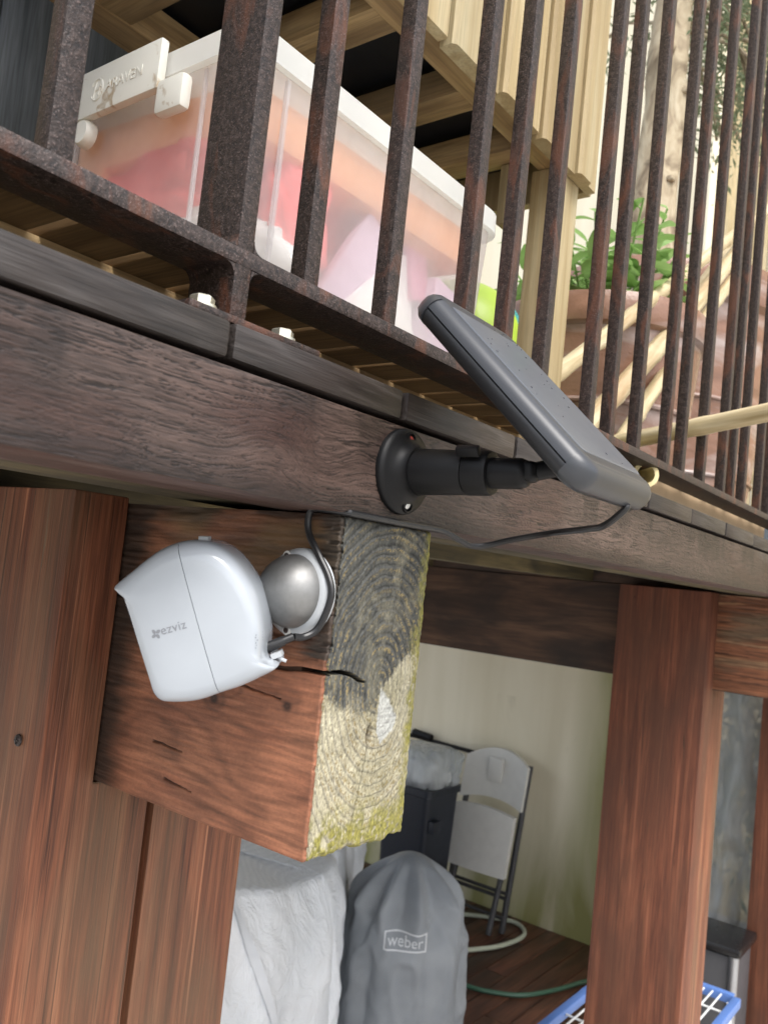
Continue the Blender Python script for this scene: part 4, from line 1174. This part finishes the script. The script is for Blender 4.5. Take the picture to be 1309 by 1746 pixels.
# panel body: local axes u (along the deck), v (down the slope), w (face normal)
PU = Vector((1, 0, 0)); PV = Vector((0, -.723, -.691)).normalized(); PW = PU.cross(PV).normalized()
if PW.z < 0: PW = -PW
PC = Vector((.4395, .2275, .1185)); PLu, PLv = .0505, .0790     # half sizes
def P3(u, v, w): return tuple(PC + PU * u + PV * v + PW * w)
def ploop(i, w, r=.014, ev=0.0):
    return [P3(a, b, w) for a, b in rrect(-PLu + i, PLu - i, -PLv + i, PLv - i, max(r - i, .003), 8)]
lower = MB(); loft(lower, [ploop(.0075, -.0190), ploop(.0030, -.0175), ploop(.0008, -.0145), ploop(0, -.0110), ploop(.0006, -.0098)], True, True)
part('back_shell', lower, M['panelback'], sp_, True, 60)
upper = MB(); loft(upper, [ploop(.0006, -.0093), ploop(0, -.0088), ploop(.0005, -.0062), ploop(.0022, -.0034), ploop(.0050, -.0014), ploop(.0090, -.0005), ploop(.0092, -.0005)], True, True)
part('front_shell', upper, M['panelplastic'], sp_, True, 60)
face = MB(); loft(face, [[P3(a, b, w) for a, b in rrect(-PLu + i, PLu - .003 - i * .5, -PLv + .008 + i, PLv - .006 - i, .004, 4)] for i, w in ((.0092, -.0012), (.0094, -.0003), (.0104, .0000))], True, True)
part('cell_face', face, M['panelface'], sp_, True, 40)
cap = MB()
for s_ in (-1, 1):
    L0 = []
    for i, w in ((.0072, -.0192), (.0026, -.0178), (-.0004, -.0145), (-.0008, -.0100), (-.0003, -.0060), (.0016, -.0030), (.0048, -.0008)):
        L0.append((i, w))
    lp = []
    for i, w in L0:
        full = rrect(-PLu + i, PLu - i, -PLv + i, PLv - i, max(.014 - i, .003), 8)
        lp.append([P3(a, (b if s_ * b > PLv - .0125 else s_ * (PLv - .0125)), w) for a, b in full])
    c_ = MB(); loft(c_, lp, True, True)
    part('end_cap', c_, M['panelplastic'], sp_, True, 50)
grm = Vector(P3(.0405, .0795, -.013))
part('cable_grommet', MB().lathe([(.0062, -.006), (.0062, .0005), (.0040, .0015)], P3(.030, .0775, -.0125), PV, 20), M['black'], sp_)
pe = Vector(c0) + Vector((.10, -1, .012)).normalized() * .082
bp = Vector(P3(-.002, .046, -.0190))
part('ball_joint', MB().tube([pe, (pe + bp) / 2, bp], .0055, 16).grid(lump(pe.x, pe.y - .002, pe.z + .001, .0062, .0062, .0062, 2, 0, 12, 16), True), M['black'], sp_)

dr = MB(); RD = random.Random(9)
for k in range(36):
    u, v = RD.uniform(-.040, .043), RD.uniform(-.068, .066); r_ = RD.uniform(.0003, .0008)
    P0 = []
    for i in range(4):
        a = i / 3 * math.pi / 2
        P0.append([P3(u + r_ * math.cos(a) * math.cos(b_), v + r_ * math.cos(a) * math.sin(b_), .0001 + r_ * .6 * math.sin(a)) for b_ in np.linspace(0, 2 * math.pi, 8, endpoint=False)])
    loft(dr, P0, False, True)
dro = part('water_drops', dr, M['lens'], sp_, True, 180); dro['kind'] = 'stuff'

# charging cable
cab = spline([Vector(P3(.022, .0770, -.0140)), Vector(P3(.020, .0800, -.0165)), (0.466, 0.195, 0.0423), (0.4871, 0.215, 0.0414), (0.5109, 0.25, 0.0395), (0.5106, 0.28, 0.033), (0.5072, 0.296, 0.028), (0.4986, 0.3025, 0.0264), (0.486, 0.3045, 0.0287), (0.4729, 0.306, 0.0321), (0.4599, 0.307, 0.0334), (.425, .3080, .0333), (.400, .3080, .0333), (.372, .309, .0335)], 8)
cab2 = spline([(.372, .309, .0335), (.3655, .3250, .0345), (.3655, .3340, .0330), (.3655, .3340, .0210), (.3640, .3228, .0080), (.3640, .3130, -.0046), (.3640, .3098, -.0145), (.3640, .3132, -.0270), (.3625, .3172, -.0352), (.3565, .3205, -.0393), (.3495, .3216, -.0394)], 8)
kc = thing('power_cable', 'thin black cable from the solar panel to the white camera', 'cable', (.372, .309, .0335))
part('cord', MB().tube(cab[:-1] + cab2, .0021, 10), M['cable'], kc)

# ------------------------------------------------------------------ security camera
OUT = [(-0.0448, 0.0202), (-0.0355, 0.0285), (-0.0253, 0.0367), (-0.0182, 0.0412), (-0.0101, 0.0443), (-0.0019, 0.0453), (0.0062, 0.0443), (0.0143, 0.0402), (0.0214, 0.0336), (0.0265, 0.0265), (0.0306, 0.0194), (0.0336, 0.0113), (0.0357, 0.0021), (0.0365, -0.007), (0.0362, -0.0172), (0.0375, -0.0212), (0.0433, -0.0248), (0.0346, -0.0299), (0.0245, -0.0345), (0.0138, -0.038), (0.0042, -0.0414), (-0.004, -0.0429), (-0.0141, -0.0431), (-0.0192, -0.0421), (-0.0228, -0.0385), (-0.0248, -0.0324), (-0.0283, -0.0212), (-0.0324, -0.008), (-0.036, 0.0042), (-0.039, 0.0128), (-0.0405, 0.0163)]
CO = (.3162, .3587, -.0342)                     # middle of the body
sc = thing('security_camera', 'white battery security camera on a silver ball mount screwed to the beam', 'security camera', CO)
FR = Matrix((( .59847, -.12285, -.79167), (-.79425, .03836, -.60638), (.10486, .99168, -.07461)))   # columns right, up, towards the viewer
OUT = [(a * .973, b * .973) for a, b in OUT]
def CW(u, v, w): return Vector(CO) + FR @ Vector((u * .973, v * .973, w))
lp = smooth_loop(OUT, 5); cen = np.array([-.002, -.001])
HW = .0285
def bodymesh():
    loops = []
    prof = [(.72, -HW), (.90, -HW + .001), (.965, -HW + .0045), (.992, -HW + .009), (1.0, -HW + .015), (1.0, HW - .016), (.994, HW - .0105), (.975, HW - .0060), (.94, HW - .0028), (.885, HW - .0009), (.80, HW - .0001), (.6, HW + .0005), (.35, HW + .0008), (.12, HW + .0009)]
    for s_, w in prof:
        loops.append([(cen[0] + (p[0] - cen[0]) * s_, cen[1] + (p[1] - cen[1]) * s_, w) for p in lp])
    n = len(lp)
    for L, it in ((8, 6), (9, 20), (10, 60), (11, 160), (12, 200), (13, 200), (1, 20), (0, 60)):
        q = np.array(loops[L])[:, :2]
        for _ in range(it): q = .5 * q + .25 * (np.roll(q, 1, 0) + np.roll(q, -1, 0))
        w = loops[L][0][2]
        loops[L] = [(a, b, w) for a, b in q]
    b_ = MB(); loft(b_, loops, True, True)
    return b_
def split_body(keep_front, name):
    b_ = bodymesh()
    bm = bmesh.new()
    vs = [bm.verts.new(v) for v in b_.v]
    for f in b_.f: bm.faces.new([vs[i] for i in f])
    bmesh.ops.recalc_face_normals(bm, faces=bm.faces)
    a, c = Vector((-.0087, .0424, 0)), Vector((.0134, -.0368, 0))
    nrm = Vector((0, 0, 1)).cross(c - a).normalized()
    if nrm.x < 0: nrm = -nrm
    off = -.00016 if keep_front else .00016
    r = bmesh.ops.bisect_plane(bm, geom=bm.verts[:] + bm.edges[:] + bm.faces[:], plane_co=a + nrm * off, plane_no=nrm, clear_outer=keep_front, clear_inner=not keep_front)
    ed = [e for e in r['geom_cut'] if isinstance(e, bmesh.types.BMEdge)]
    bmesh.ops.holes_fill(bm, edges=ed, sides=0)
    tree = BVHTree.FromBMesh(bm)
    for v in bm.verts: v.co = FR @ v.co
    bmesh.ops.recalc_face_normals(bm, faces=bm.faces)
    me = bpy.data.meshes.new(name); bm.to_mesh(me); bm.free()
    me.materials.append(M['white']); shade(me, 40)
    return put(name, me, sc), tree
fs_, tree_f = split_body(True, 'front_shell')
rs_, tree_r = split_body(False, 'rear_shell')
def drape(me, mat3, tree, off=.00012):
    # lays flat print onto the curved shell
    for v in me.vertices:
        p = mat3 @ v.co
        h = tree.ray_cast(Vector((p.x, p.y, .1)), Vector((0, 0, -1)))
        z = (h[0].z if h[0] is not None else HW) + off + p.z
        v.co = FR @ Vector((p.x, p.y, z))
    me.update()
ang = math.atan2(.0049, .0126)
tm = text_mesh('lettering', 'ezviz', .0067, M['print'], .00005, 1.05)
drape(tm, Matrix.Translation((-.0160, -.0048, 0)) @ Matrix.Rotation(ang - .10, 4, 'Z'), tree_f)
put('lettering', tm, fs_)
lg = MB()
for k, (du, dv, a) in enumerate(((-.0012, .0011, -.9), (.00105, .00125, .7), (-.00112, -.0011, .7), (.0010, -.00118, -.9))):
    pts = []
    for q in np.linspace(0, 2 * math.pi, 18, endpoint=False):
        x, y = .00130 * math.cos(q), .00088 * math.sin(q)
        pts.append((-.0188 + du + x * math.cos(a) - y * math.sin(a), -.0043 + dv + x * math.sin(a) + y * math.cos(a), 0))
    lg.add(pts, [tuple(range(18))])
lm = lg.mesh('logo', M['print'], (0, 0, 0), False)
drape(lm, Matrix.Identity(4), tree_f); put('logo', lm, fs_)
stk = MB(); 
for (a, b) in ((.0, .010),):
    pass
lb = MB()
rows = [(-.0042, .0027), (-.0055, .0030), (-.0069, .0022), (-.0083, .0030), (-.0096, .0026), (-.0109, .0031)]
for (v_, L_) in rows:
    u1 = .0352 + (v_ + .0042) * -.03
    lb.add([(u1 - L_, v_ - .0008, 0), (u1 - .0001, v_ - .0001, 0), (u1 - .0001, v_ - .0007, 0), (u1 - L_, v_ - .0014, 0)], [(0, 1, 2, 3)])
lm = lb.mesh('sticker_print', M['stickertext'], (0, 0, 0), False)
drape(lm, Matrix.Identity(4), tree_r, .0005); put('sticker_print', lm, rs_)
# black lens face, lens bump, buttons, port flap
a_, b2 = Vector((-.0402, .0155)), Vector((-.0232, -.0375))
dd = (b2 - a_).normalized(); nn = Vector((dd.y, -dd.x))
if nn.x > 0: nn = -nn
fc = MB(); vs = []
for w in (-.0205, .0165):
    for (s_, t_) in ((.003, -.004), (.003, .0011), (.0525, .0011), (.0525, -.004)):
        q = a_ + dd * s_ + nn * t_; vs.append(CW(q.x, q.y, w))
fc.add(vs, [(0, 1, 2, 3), (7, 6, 5, 4), (0, 4, 5, 1), (1, 5, 6, 2), (2, 6, 7, 3), (3, 7, 4, 0)])
part('lens_plate', fc, M['lens'], sc, False)
q = a_ + dd * .040 + nn * .0006
part('lens', MB().lathe([(.0075, 0), (.0070, .0018), (.0040, .0032), (.001, .0036)], CW(q.x, q.y, -.002), FR @ Vector((nn.x, nn.y, 0)), 24), M['lens'], sc)
def cbox(u0, u1, v0, v1, w0, w1, ang=0):
    vs = []
    for u in (u0, u1):
        for v in (v0, v1):
            for w in (w0, w1):
                cu, cv = (u0 + u1) / 2, (v0 + v1) / 2
                uu = cu + (u - cu) * math.cos(ang) - (v - cv) * math.sin(ang); vv = cv + (u - cu) * math.sin(ang) + (v - cv) * math.cos(ang)
                vs.append(CW(uu, vv, w))
    return MB().add(vs, [(0, 1, 3, 2), (4, 6, 7, 5), (0, 4, 5, 1), (2, 3, 7, 6), (0, 2, 6, 4), (1, 5, 7, 3)])
part('button', cbox(-.0025, .0030, .0440, .0468, -.004, .004, -.05), M['whitering'], sc)
part('button', cbox(-.0262, -.0222, .0355, .0382, -.004, .004, .62), M['whitering'], sc)
part('port_flap', cbox(.0385, .0445, -.0215, -.0185, -.004, .006, .35), M['whitering'], sc)
part('flap_tether', MB().tube([CW(.041, -.020, .003), CW(.0445, -.0225, .004), CW(.0470, -.0235, .004)], .0010, 8), M['whitering'], sc)
pg = MB().tube([CW(.0335, -.0175, .000), CW(.0395, -.0150, .000), CW(.0450, -.0128, -.001)], .0030, 14, True, [.0034, .0031, .0028])
pg.tube([CW(.0440, -.0130, -.001), CW(.0500, -.0108, -.003)], .0024, 12)
part('connector', pg, M['cable'], kc)
# mount ring, dome and screws on the beam face (normal -X)
RC = (.3690, .3372, -.0152); nX = Vector((-1, 0, 0))
part('mount_ring', MB().lathe([(.0262, 0), (.0264, .0020), (.0258, .0042), (.0235, .0066), (.0205, .0078), (.0188, .0074)], RC, nX, 56), M['whitering'], sc, True, 60)
dp = [(.0218 * math.cos(a), .0052 + .0218 * math.sin(a)) for a in np.linspace(-.15, 1.45, 22)] + [(.001, .0270)]
part('dome', MB().lathe(dp, (.3690, .3375, -.0148), Vector((-1, .10, 0)), 48), M['silver'], sc, True, 80)
for (a, r_) in ((1.95, .0222), (-1.65, .0225)):
    sy, sz = RC[1] - r_ * math.cos(a) * 1.0, RC[2] + r_ * math.sin(a)
    hl = part('screw_hole', MB().lathe([(.0030, .0062), (.0030, .0074), (.0020, .0076)], (RC[0], sy, sz), nX, 16), M['chairplastic'], sc)
    part('screw', MB().lathe([(.0018, .0070), (.0017, .0080), (.0008, .0083)], (RC[0], sy, sz), nX, 12), M['rust'], hl)
part('ball_stem', MB().tube([Vector((.3500, .3400, -.0145)), CW(.028, .000, -.020)], .0055, 16), M['chairmetal'], sc)

# ================================================================== UNDER THE DECK
# grill under a grey cover
GC = (2.246, 1.47, GZ)
gc = thing('grill_cover', 'grey fabric grill cover with a white badge, pulled tight over a grill', 'grill cover', GC)
nu, nv = 90, 128
gz_top = -.842
ZS = np.concatenate([np.linspace(0, .12, 26), np.linspace(.13, .672, nu - 26)])
P = np.zeros((nu, nv, 3))
for i, dz in enumerate(ZS):
    base = .185 * (1 - math.exp(-(dz / .050))) if dz < .13 else 0
    if dz < .15: rr = .006 + .178 * math.sin(min(1, dz / .15) * math.pi / 2) ** .72
    else: rr = .184 + .004 * sstep(.15, .60, dz)
    for j in range(nv):
        a = 2 * math.pi * j / nv
        up_ = float(sstep(.0, .05, dz) * (1 - sstep(.13, .24, dz)))
        lo2 = float(sstep(.14, .34, dz))
        pleat = .26 * up_ * abs(math.sin(a * 4.5 + .6 + .5 * math.sin(a * 2))) ** 1.4 * (-1)
        hang = lo2 * .11 * (1.2 * abs(math.sin(a * 3.5 + 1.1 + dz * 1.2)) ** .7 - .8 + math.sin(a * 11 + 2 - dz * 3) * .22)
        nz_ = (.06 * (float(fbm(a * 2.6 + 3 + dz * 5, dz * 15 - a * 1.3, 61, 4)) - .5) + .055 * max(0.0, 1 - abs(float(fbm(a * 2.6 + 7 + dz * 3, dz * 5 - a * 1.5, 63, 2)) - .5) * 5) ** 2) * float(sstep(.02, .12, dz))
        r = rr * (1 + pleat + hang + nz_)
        P[i, j] = (GC[0] + r * math.cos(a), GC[1] + r * math.sin(a), gz_top - dz)
cm = MB().grid(P, True); cm.add([P[0].mean(0)], []); 
ci_ = len(cm.v) - 1
for j in range(nv): cm.f.append((j, (j + 1) % nv, ci_)); cm.mi.append(0)
cov = part('cover', cm, M['cover'], gc, True, 180)
# badge: framed word on the cloth, seen from the front
bmv = bmesh.new(); bmv.from_mesh(cov.data); tree_c = BVHTree.FromBMesh(bmv); bmv.free()
gdir = Vector((-.806, -.592, 0)); gright = Vector((.592, -.806, 0)).normalized()
def on_cover(me, u0, v0):
    for v in me.vertices:
        p = Vector((0, 0, v0 - GZ + v.co.y)) + gright * (u0 + v.co.x) + gdir * .6
        h = tree_c.ray_cast(p, -gdir)
        d_ = (h[0] if h[0] is not None else p - gdir * .42)
        v.co = d_ + gdir * (.002 + v.co.z)
    me.update()
tm = text_mesh('lettering', 'weber', .040, M['badge'], .0003, 1.0, 0, 'CENTER'); on_cover(tm, -.004, -1.052)
put('lettering', tm, cov)
fr = MB()
W2, H2 = .062, .024
def strip(u0, u1, v0, v1, n=14):
    vs = []; fs = []
    for k in range(n + 1):
        f = k / n
        if abs(u1 - u0) > abs(v1 - v0): vs += [(u0 + (u1 - u0) * f, v0, 0), (u0 + (u1 - u0) * f, v1, 0)]
        else: vs += [(u0, v0 + (v1 - v0) * f, 0), (u1, v0 + (v1 - v0) * f, 0)]
    for k in range(n): fs.append((2 * k, 2 * k + 1, 2 * k + 3, 2 * k + 2))
    fr.add(vs, fs)
strip(-W2, W2, H2 - .004, H2); strip(-W2, W2, -H2, -H2 + .004); strip(-W2, -W2 + .004, -H2, H2); strip(W2 - .004, W2, -H2, H2)
fme_ = fr.mesh('badge_frame', M['badge'], (0, 0, 0), False); on_cover(fme_, -.004, -1.040); put('badge_frame', fme_, cov)

# pale tarp over stored furniture
tp_ = thing('tarpaulin', 'pale grey mesh tarpaulin draped over a stack beside the near post', 'tarpaulin', (1.4, 1.6, GZ))
nu, nv = 120, 220
P = np.zeros((nu, nv, 3))
for j in range(nv):
    f = j / (nv - 1)
    # plan line: front edge left to right, then turning back beside the grill
    L = f * 2.5
    if L < 1.20: bxp, byp, nxp, nyp = .70 + L, 1.40 + .05 * L, 0, -1
    elif L < 1.36:
        a = (L - 1.20) / .16 * .6; bxp, byp, nxp, nyp = 1.90 + .09 * math.sin(a), 1.46 + .09 * (1 - math.cos(a)), math.sin(a), -math.cos(a)
    else:
        a = .6; q = L - 1.36; bxp, byp, nxp, nyp = 1.90 + .09 * math.sin(a) + q * math.cos(a), 1.46 + .09 * (1 - math.cos(a)) + q * math.sin(a), math.sin(a), -math.cos(a)
    ztop = -.66 - .20 * float(sstep(.2, 1.15, L)) + .02 * float(sstep(1.35, 2.2, L))
    for i in range(nu):
        g_ = i / (nu - 1)
        if g_ < .62:
            h = g_ / .62; z = GZ + .01 + (ztop - GZ - .02) * h; back = .02 * h + .05 * h ** 6
        else:
            h = (g_ - .62) / .38; z = ztop + .14 * h; back = .07 + .9 * h
        fold = .045 * (float(fbm(L * 5 + g_ * 1.2, g_ * 3 - L * 1.1, 71, 4)) - .5) + .012 * math.sin(L * 26 + g_ * 5 + 2 * math.sin(g_ * 7)) * (1 - .5 * g_)
        diag = .016 * math.exp(-((L - .82 - (.6 - g_) * .45) / .035) ** 2) + .010 * (abs(float(fbm(L * 11 + g_ * 6, g_ * 9 - L * 3, 73, 3)) - .5) * -2 + .4)
        out_ = fold + diag
        P[i, j] = (bxp - nxp * back + nxp * out_, byp - nyp * back + nyp * out_, z + .25 * fold)
part('sheet', MB().grid(P), M['tarp'], tp_, True, 180)
sm = MB(); vs = []; fs = []
for k in range(40):
    g_ = .02 + .60 * k / 39; L = .82 + (.6 - g_) * .45
    jf = min(max(L / 2.5 * (nv - 1), 1), nv - 3); i = int(g_ * (nu - 1)); j = int(jf)
    for dj in (0, 3):
        fr_ = L / 2.5 * (nv - 1) - int(L / 2.5 * (nv - 1)); q0, q1 = P[i, j + dj], P[i, j + dj + 1]; gf = g_ * (nu - 1) - i
        r0, r1 = P[i + 1, j + dj], P[i + 1, j + dj + 1]
        vs.append((q0 * (1 - fr_) + q1 * fr_) * (1 - gf) + (r0 * (1 - fr_) + r1 * fr_) * gf + np.array([0, -.004, .001]))
for k in range(39): fs.append((2 * k, 2 * k + 1, 2 * k + 3, 2 * k + 2))
sm.add(vs, fs); part('seam', sm, M['tarpseam'], tp_, True, 180)

# folding chair leaning on the cream wall
CX0, CY0 = 3.56, 1.90
fc_ = thing('folding_chair', 'folded chair with almond plastic seat leaning on the cream wall', 'folding chair', (CX0, CY0, GZ))
def cp(x, y, z): return (x, y, z)
def chx(z): return 3.47 + (z - GZ) * .19          # leaning back to the wall
yl, yr = 2.065, 1.765
for y in (yl, yr):
    part('leg', MB().tube([(chx(GZ) - .0, y - .0 if y == yr else y, GZ + .005), (chx(-.80), y, -.80)], .014, 12), M['chairmetal'], fc_)
for y in (yl - .035, yr + .03):
    part('leg', MB().tube([(chx(GZ) - .065, y, GZ + .005), (chx(-1.05) - .01, y, -1.05)], .013, 12), M['chairmetal'], fc_)
def slab(y0, y1, z0, z1, dx, th, bow=0, top_r=0.0, curve=0.0, nz=12, ny=18):
    P0 = []; 
    for sgn in (0, 1):
        g_ = np.zeros((nz, ny, 3))
        for i in range(nz):
            for j in range(ny):
                f, h = j / (ny - 1), i / (nz - 1)
                y = y0 + (y1 - y0) * f; e = (2 * f - 1)
                z = z0 + (z1 - z0) * h
                if top_r: z = z0 + (z1 - top_r * e * e - z0) * h
                if curve: z += curve * (1 - e * e) * (1 - h)
                x = chx(z) + dx + bow * (1 - e * e) + (th if sgn else 0)
                g_[i, j] = (x, y, z)
        P0.append(g_)
    mb = MB(); mb.grid(P0[0]); mb.grid(P0[1])
    n = nz * ny; a = lambda i, j: i * ny + j
    for i in range(nz - 1):
        for j in (0, ny - 1): mb.f.append((a(i, j), a(i + 1, j), n + a(i + 1, j), n + a(i, j))); mb.mi.append(0)
    for j in range(ny - 1):
        for i in (0, nz - 1): mb.f.append((a(i, j), a(i, j + 1), n + a(i, j + 1), n + a(i, j))); mb.mi.append(0)
    return mb
bk = part('backrest', slab(yl + .012, yr - .012, -.995, -.750, -.045, .022, .025, .055, .025), M['chairplastic'], fc_)
part('handle_slot', MB().box(chx(-.86) - .036, chx(-.86) - .015, 1.885, 1.955, -.905, -.79, .006), M['chairplastic'], bk)
part('seat', slab(yl + .025, yr + .0, -1.275, -1.000, -.075, .026, -.012, .02, 0), M['chairplastic'], fc_)
for z in (-1.345, -1.365, -1.445):
    part('stretcher', MB().tube([(chx(z) - .02, yl, z), (chx(z) - .02, yr, z)], .008, 10), M['chairmetal'], fc_)

# navy bin with clear bag
bn = thing('rubbish_bin', 'navy plastic bin with a full clear bag beside the folding chair', 'bin', (3.30, 2.09, GZ))
bl = MB()
def br_(x0, x1, y0, y1, z): return [(x, y, z) for x, y in rrect(x0, x1, y0, y1, .03, 5)]
loft(bl, [br_(3.20, 3.42, 2.04, 2.27, GZ + .002), br_(3.18, 3.44, 2.025, 2.285, -.955), br_(3.17, 3.45, 2.015, 2.295, -.95), br_(3.17, 3.45, 2.015, 2.295, -.92)])
part('bin_body', bl, M['navy'], bn, True, 40)
part('latch', MB().box(3.20, 3.26, 1.997, 2.027, -1.10, -1.05, .004), M['navy'], bn)
part('bag', MB().grid(lump(3.31, 2.15, -.845, .150, .150, .095, 21, .35, 26, 36), True), M['binbag'], bn, True, 180)
inn = MB()
for k in range(7): inn.grid(lump(3.30 + random.uniform(-.07, .07), 2.14 + random.uniform(-.08, .08), -.87 + random.uniform(-.03, .03), .035, .04, .03, 30 + k, .5, 8, 10), True)
part('rubbish', inn, M['paper'], bn)
solo('wall_rail', MB().tube([(3.66, 2.62, -.800), (3.66, 1.98, -.815)], .010, 8).tube([(3.66, 2.35, -.795), (3.66, 2.46, -.785)], .020, 8), M['black'], 'dark bar with a knob fixed to the wall above the bin', 'rail', (3.66, 2.3, -.75))

# hoses
h1 = spline([(2.95, 1.93, GZ + .012), (3.05, 1.84, GZ + .012), (3.17, 1.775, GZ + .012), (3.32, 1.70, GZ + .012), (3.47, 1.675, GZ + .012), (3.56, 1.70, GZ + .012), (3.61, 1.77, GZ + .012), (3.58, 1.86, GZ + .012), (3.50, 1.97, GZ + .012), (3.40, 2.1, GZ + .012)], 8)
solo('garden_hose', MB().tube(h1, .0095, 10), M['hosepale'], 'pale garden hose looped round the foot of the folding chair', 'hose', (3.3, 1.75, GZ))
h2 = spline([(2.55, 1.78, GZ + .011), (2.80, 1.72, GZ + .011), (2.90, 1.65, GZ + .011), (2.94, 1.54, GZ + .011), (3.02, 1.43, GZ + .011), (3.16, 1.36, GZ + .011), (3.34, 1.30, GZ + .011), (3.55, 1.18, GZ + .011)], 8)
solo('garden_hose', MB().tube(h2, .0085, 10), M['hosegreen'], 'dark green garden hose curving across the planks toward the middle post', 'hose', (2.95, 1.5, GZ))

# wire rack with blue rims
rk = thing('wire_rack', 'white wire rack with blue plastic rims standing behind the middle post', 'rack', (2.33, .745, GZ))
z = GZ + .45
part('rim', MB().box(2.02, 2.60, .891, .912, z - .02, z + .006, .004), M['rackblue'], rk)
part('rim', MB().box(2.02, 2.60, .575, .596, z - .02, z + .006, .004), M['rackblue'], rk)
part('rim', MB().box(2.598, 2.620, .596, .891, z - .02, z + .006, .004), M['rackblue'], rk)
wme = MB().tube([(2.04, 0, 0), (2.595, 0, 0)], .0026, 8).mesh('wire', M['rackwhite'], (2.33, 0, 0))
for k in range(11):
    put('wire', wme, rk, (0, .627 + k * .0235 - .745, z - GZ))
for xx in (2.15, 2.33, 2.50):
    part('cross_wire', MB().tube([(xx, .6, z - .006), (xx, .89, z - .006)], .0032, 8), M['rackwhite'], rk)
for xx, yy in ((2.06, .60), (2.58, .60), (2.06, .89), (2.58, .89)):
    part('leg', MB().tube([(xx, yy, GZ + .0), (xx, yy, z - .01)], .008, 10), M['rackwhite'], rk)

# step bin and clear plastic sheet at the right
sb = thing('pedal_bin', 'grey pedal bin with black lid and steel corner behind the middle post', 'bin', (3.0, .80, GZ))
part('bin_side', MB().box(2.99, 3.19, .685, .93, GZ + .02, -1.105, .012), M['bingrey'], sb)
part('corner_trim', MB().tube([(2.992, .692, GZ + .02), (2.992, .692, -1.10)], .016, 16), M['steel'], sb)
part('lid', MB().box(2.975, 3.20, .670, .94, -1.10, -1.070, .010), M['binblack'], sb)
part('handle', MB().box(2.975, 2.992, .81, .86, -1.17, -1.14, .003), M['binblack'], sb)
nu, nv = 60, 70
P = np.zeros((nu, nv, 3))
for i in range(nu):
    for j in range(nv):
        a, b = i / (nu - 1), j / (nv - 1)
        y = .60 + .57 * b; zz = .03 - 1.50 * a
        P[i, j] = (3.44 + .05 * (float(fbm(y * 7 + a * 2, zz * 2.2 + b * 3, 81, 4)) - .5) + .016 * math.sin(y * 46 + zz * 3.5) + .03 * max(0.0, 1 - abs(float(fbm(y * 9 - zz * 2.5, zz * 3 + y * 4, 83, 2)) - .5) * 6), y, zz)
solo('plastic_sheet', MB().grid(P), M['sheet'], 'creased clear plastic sheet hanging between the two right hand posts', 'plastic sheet', (3.44, .88, .03), angle=180)
sh = thing('garden_shrub', 'dark leafy shrub seen dimly through the clear plastic sheet', 'shrub', (4.15, .75, GZ))
cr = MB(); st = MB(); RS = random.Random(3)
for k in range(30):
    e = Vector((3.95 + RS.uniform(-.2, .25), .8 + RS.uniform(-.6, .25), RS.uniform(-1.0, .1)))
    st.tube([(4.15, .8, GZ - .03), ((4.15 + e.x) / 2, (.8 + e.y) / 2, (GZ + e.z) / 2), e], .006, 6)
    for j in range(110):
        c = e + Vector((RS.gauss(0, .1), RS.gauss(0, .12), RS.gauss(0, .16)))
        mr = Matrix.Rotation(RS.uniform(0, 6.28), 3, Vector((RS.gauss(0, 1), RS.gauss(0, 1), RS.gauss(0, 1))).normalized()) * RS.uniform(.05, .09)
        cr.add([c + mr @ Vector(v) for v in lv], [(0, 1, 2, 3)])
part('stem', st, M['bark'], sh); part('crown', cr, M['shrub'], sh, False)
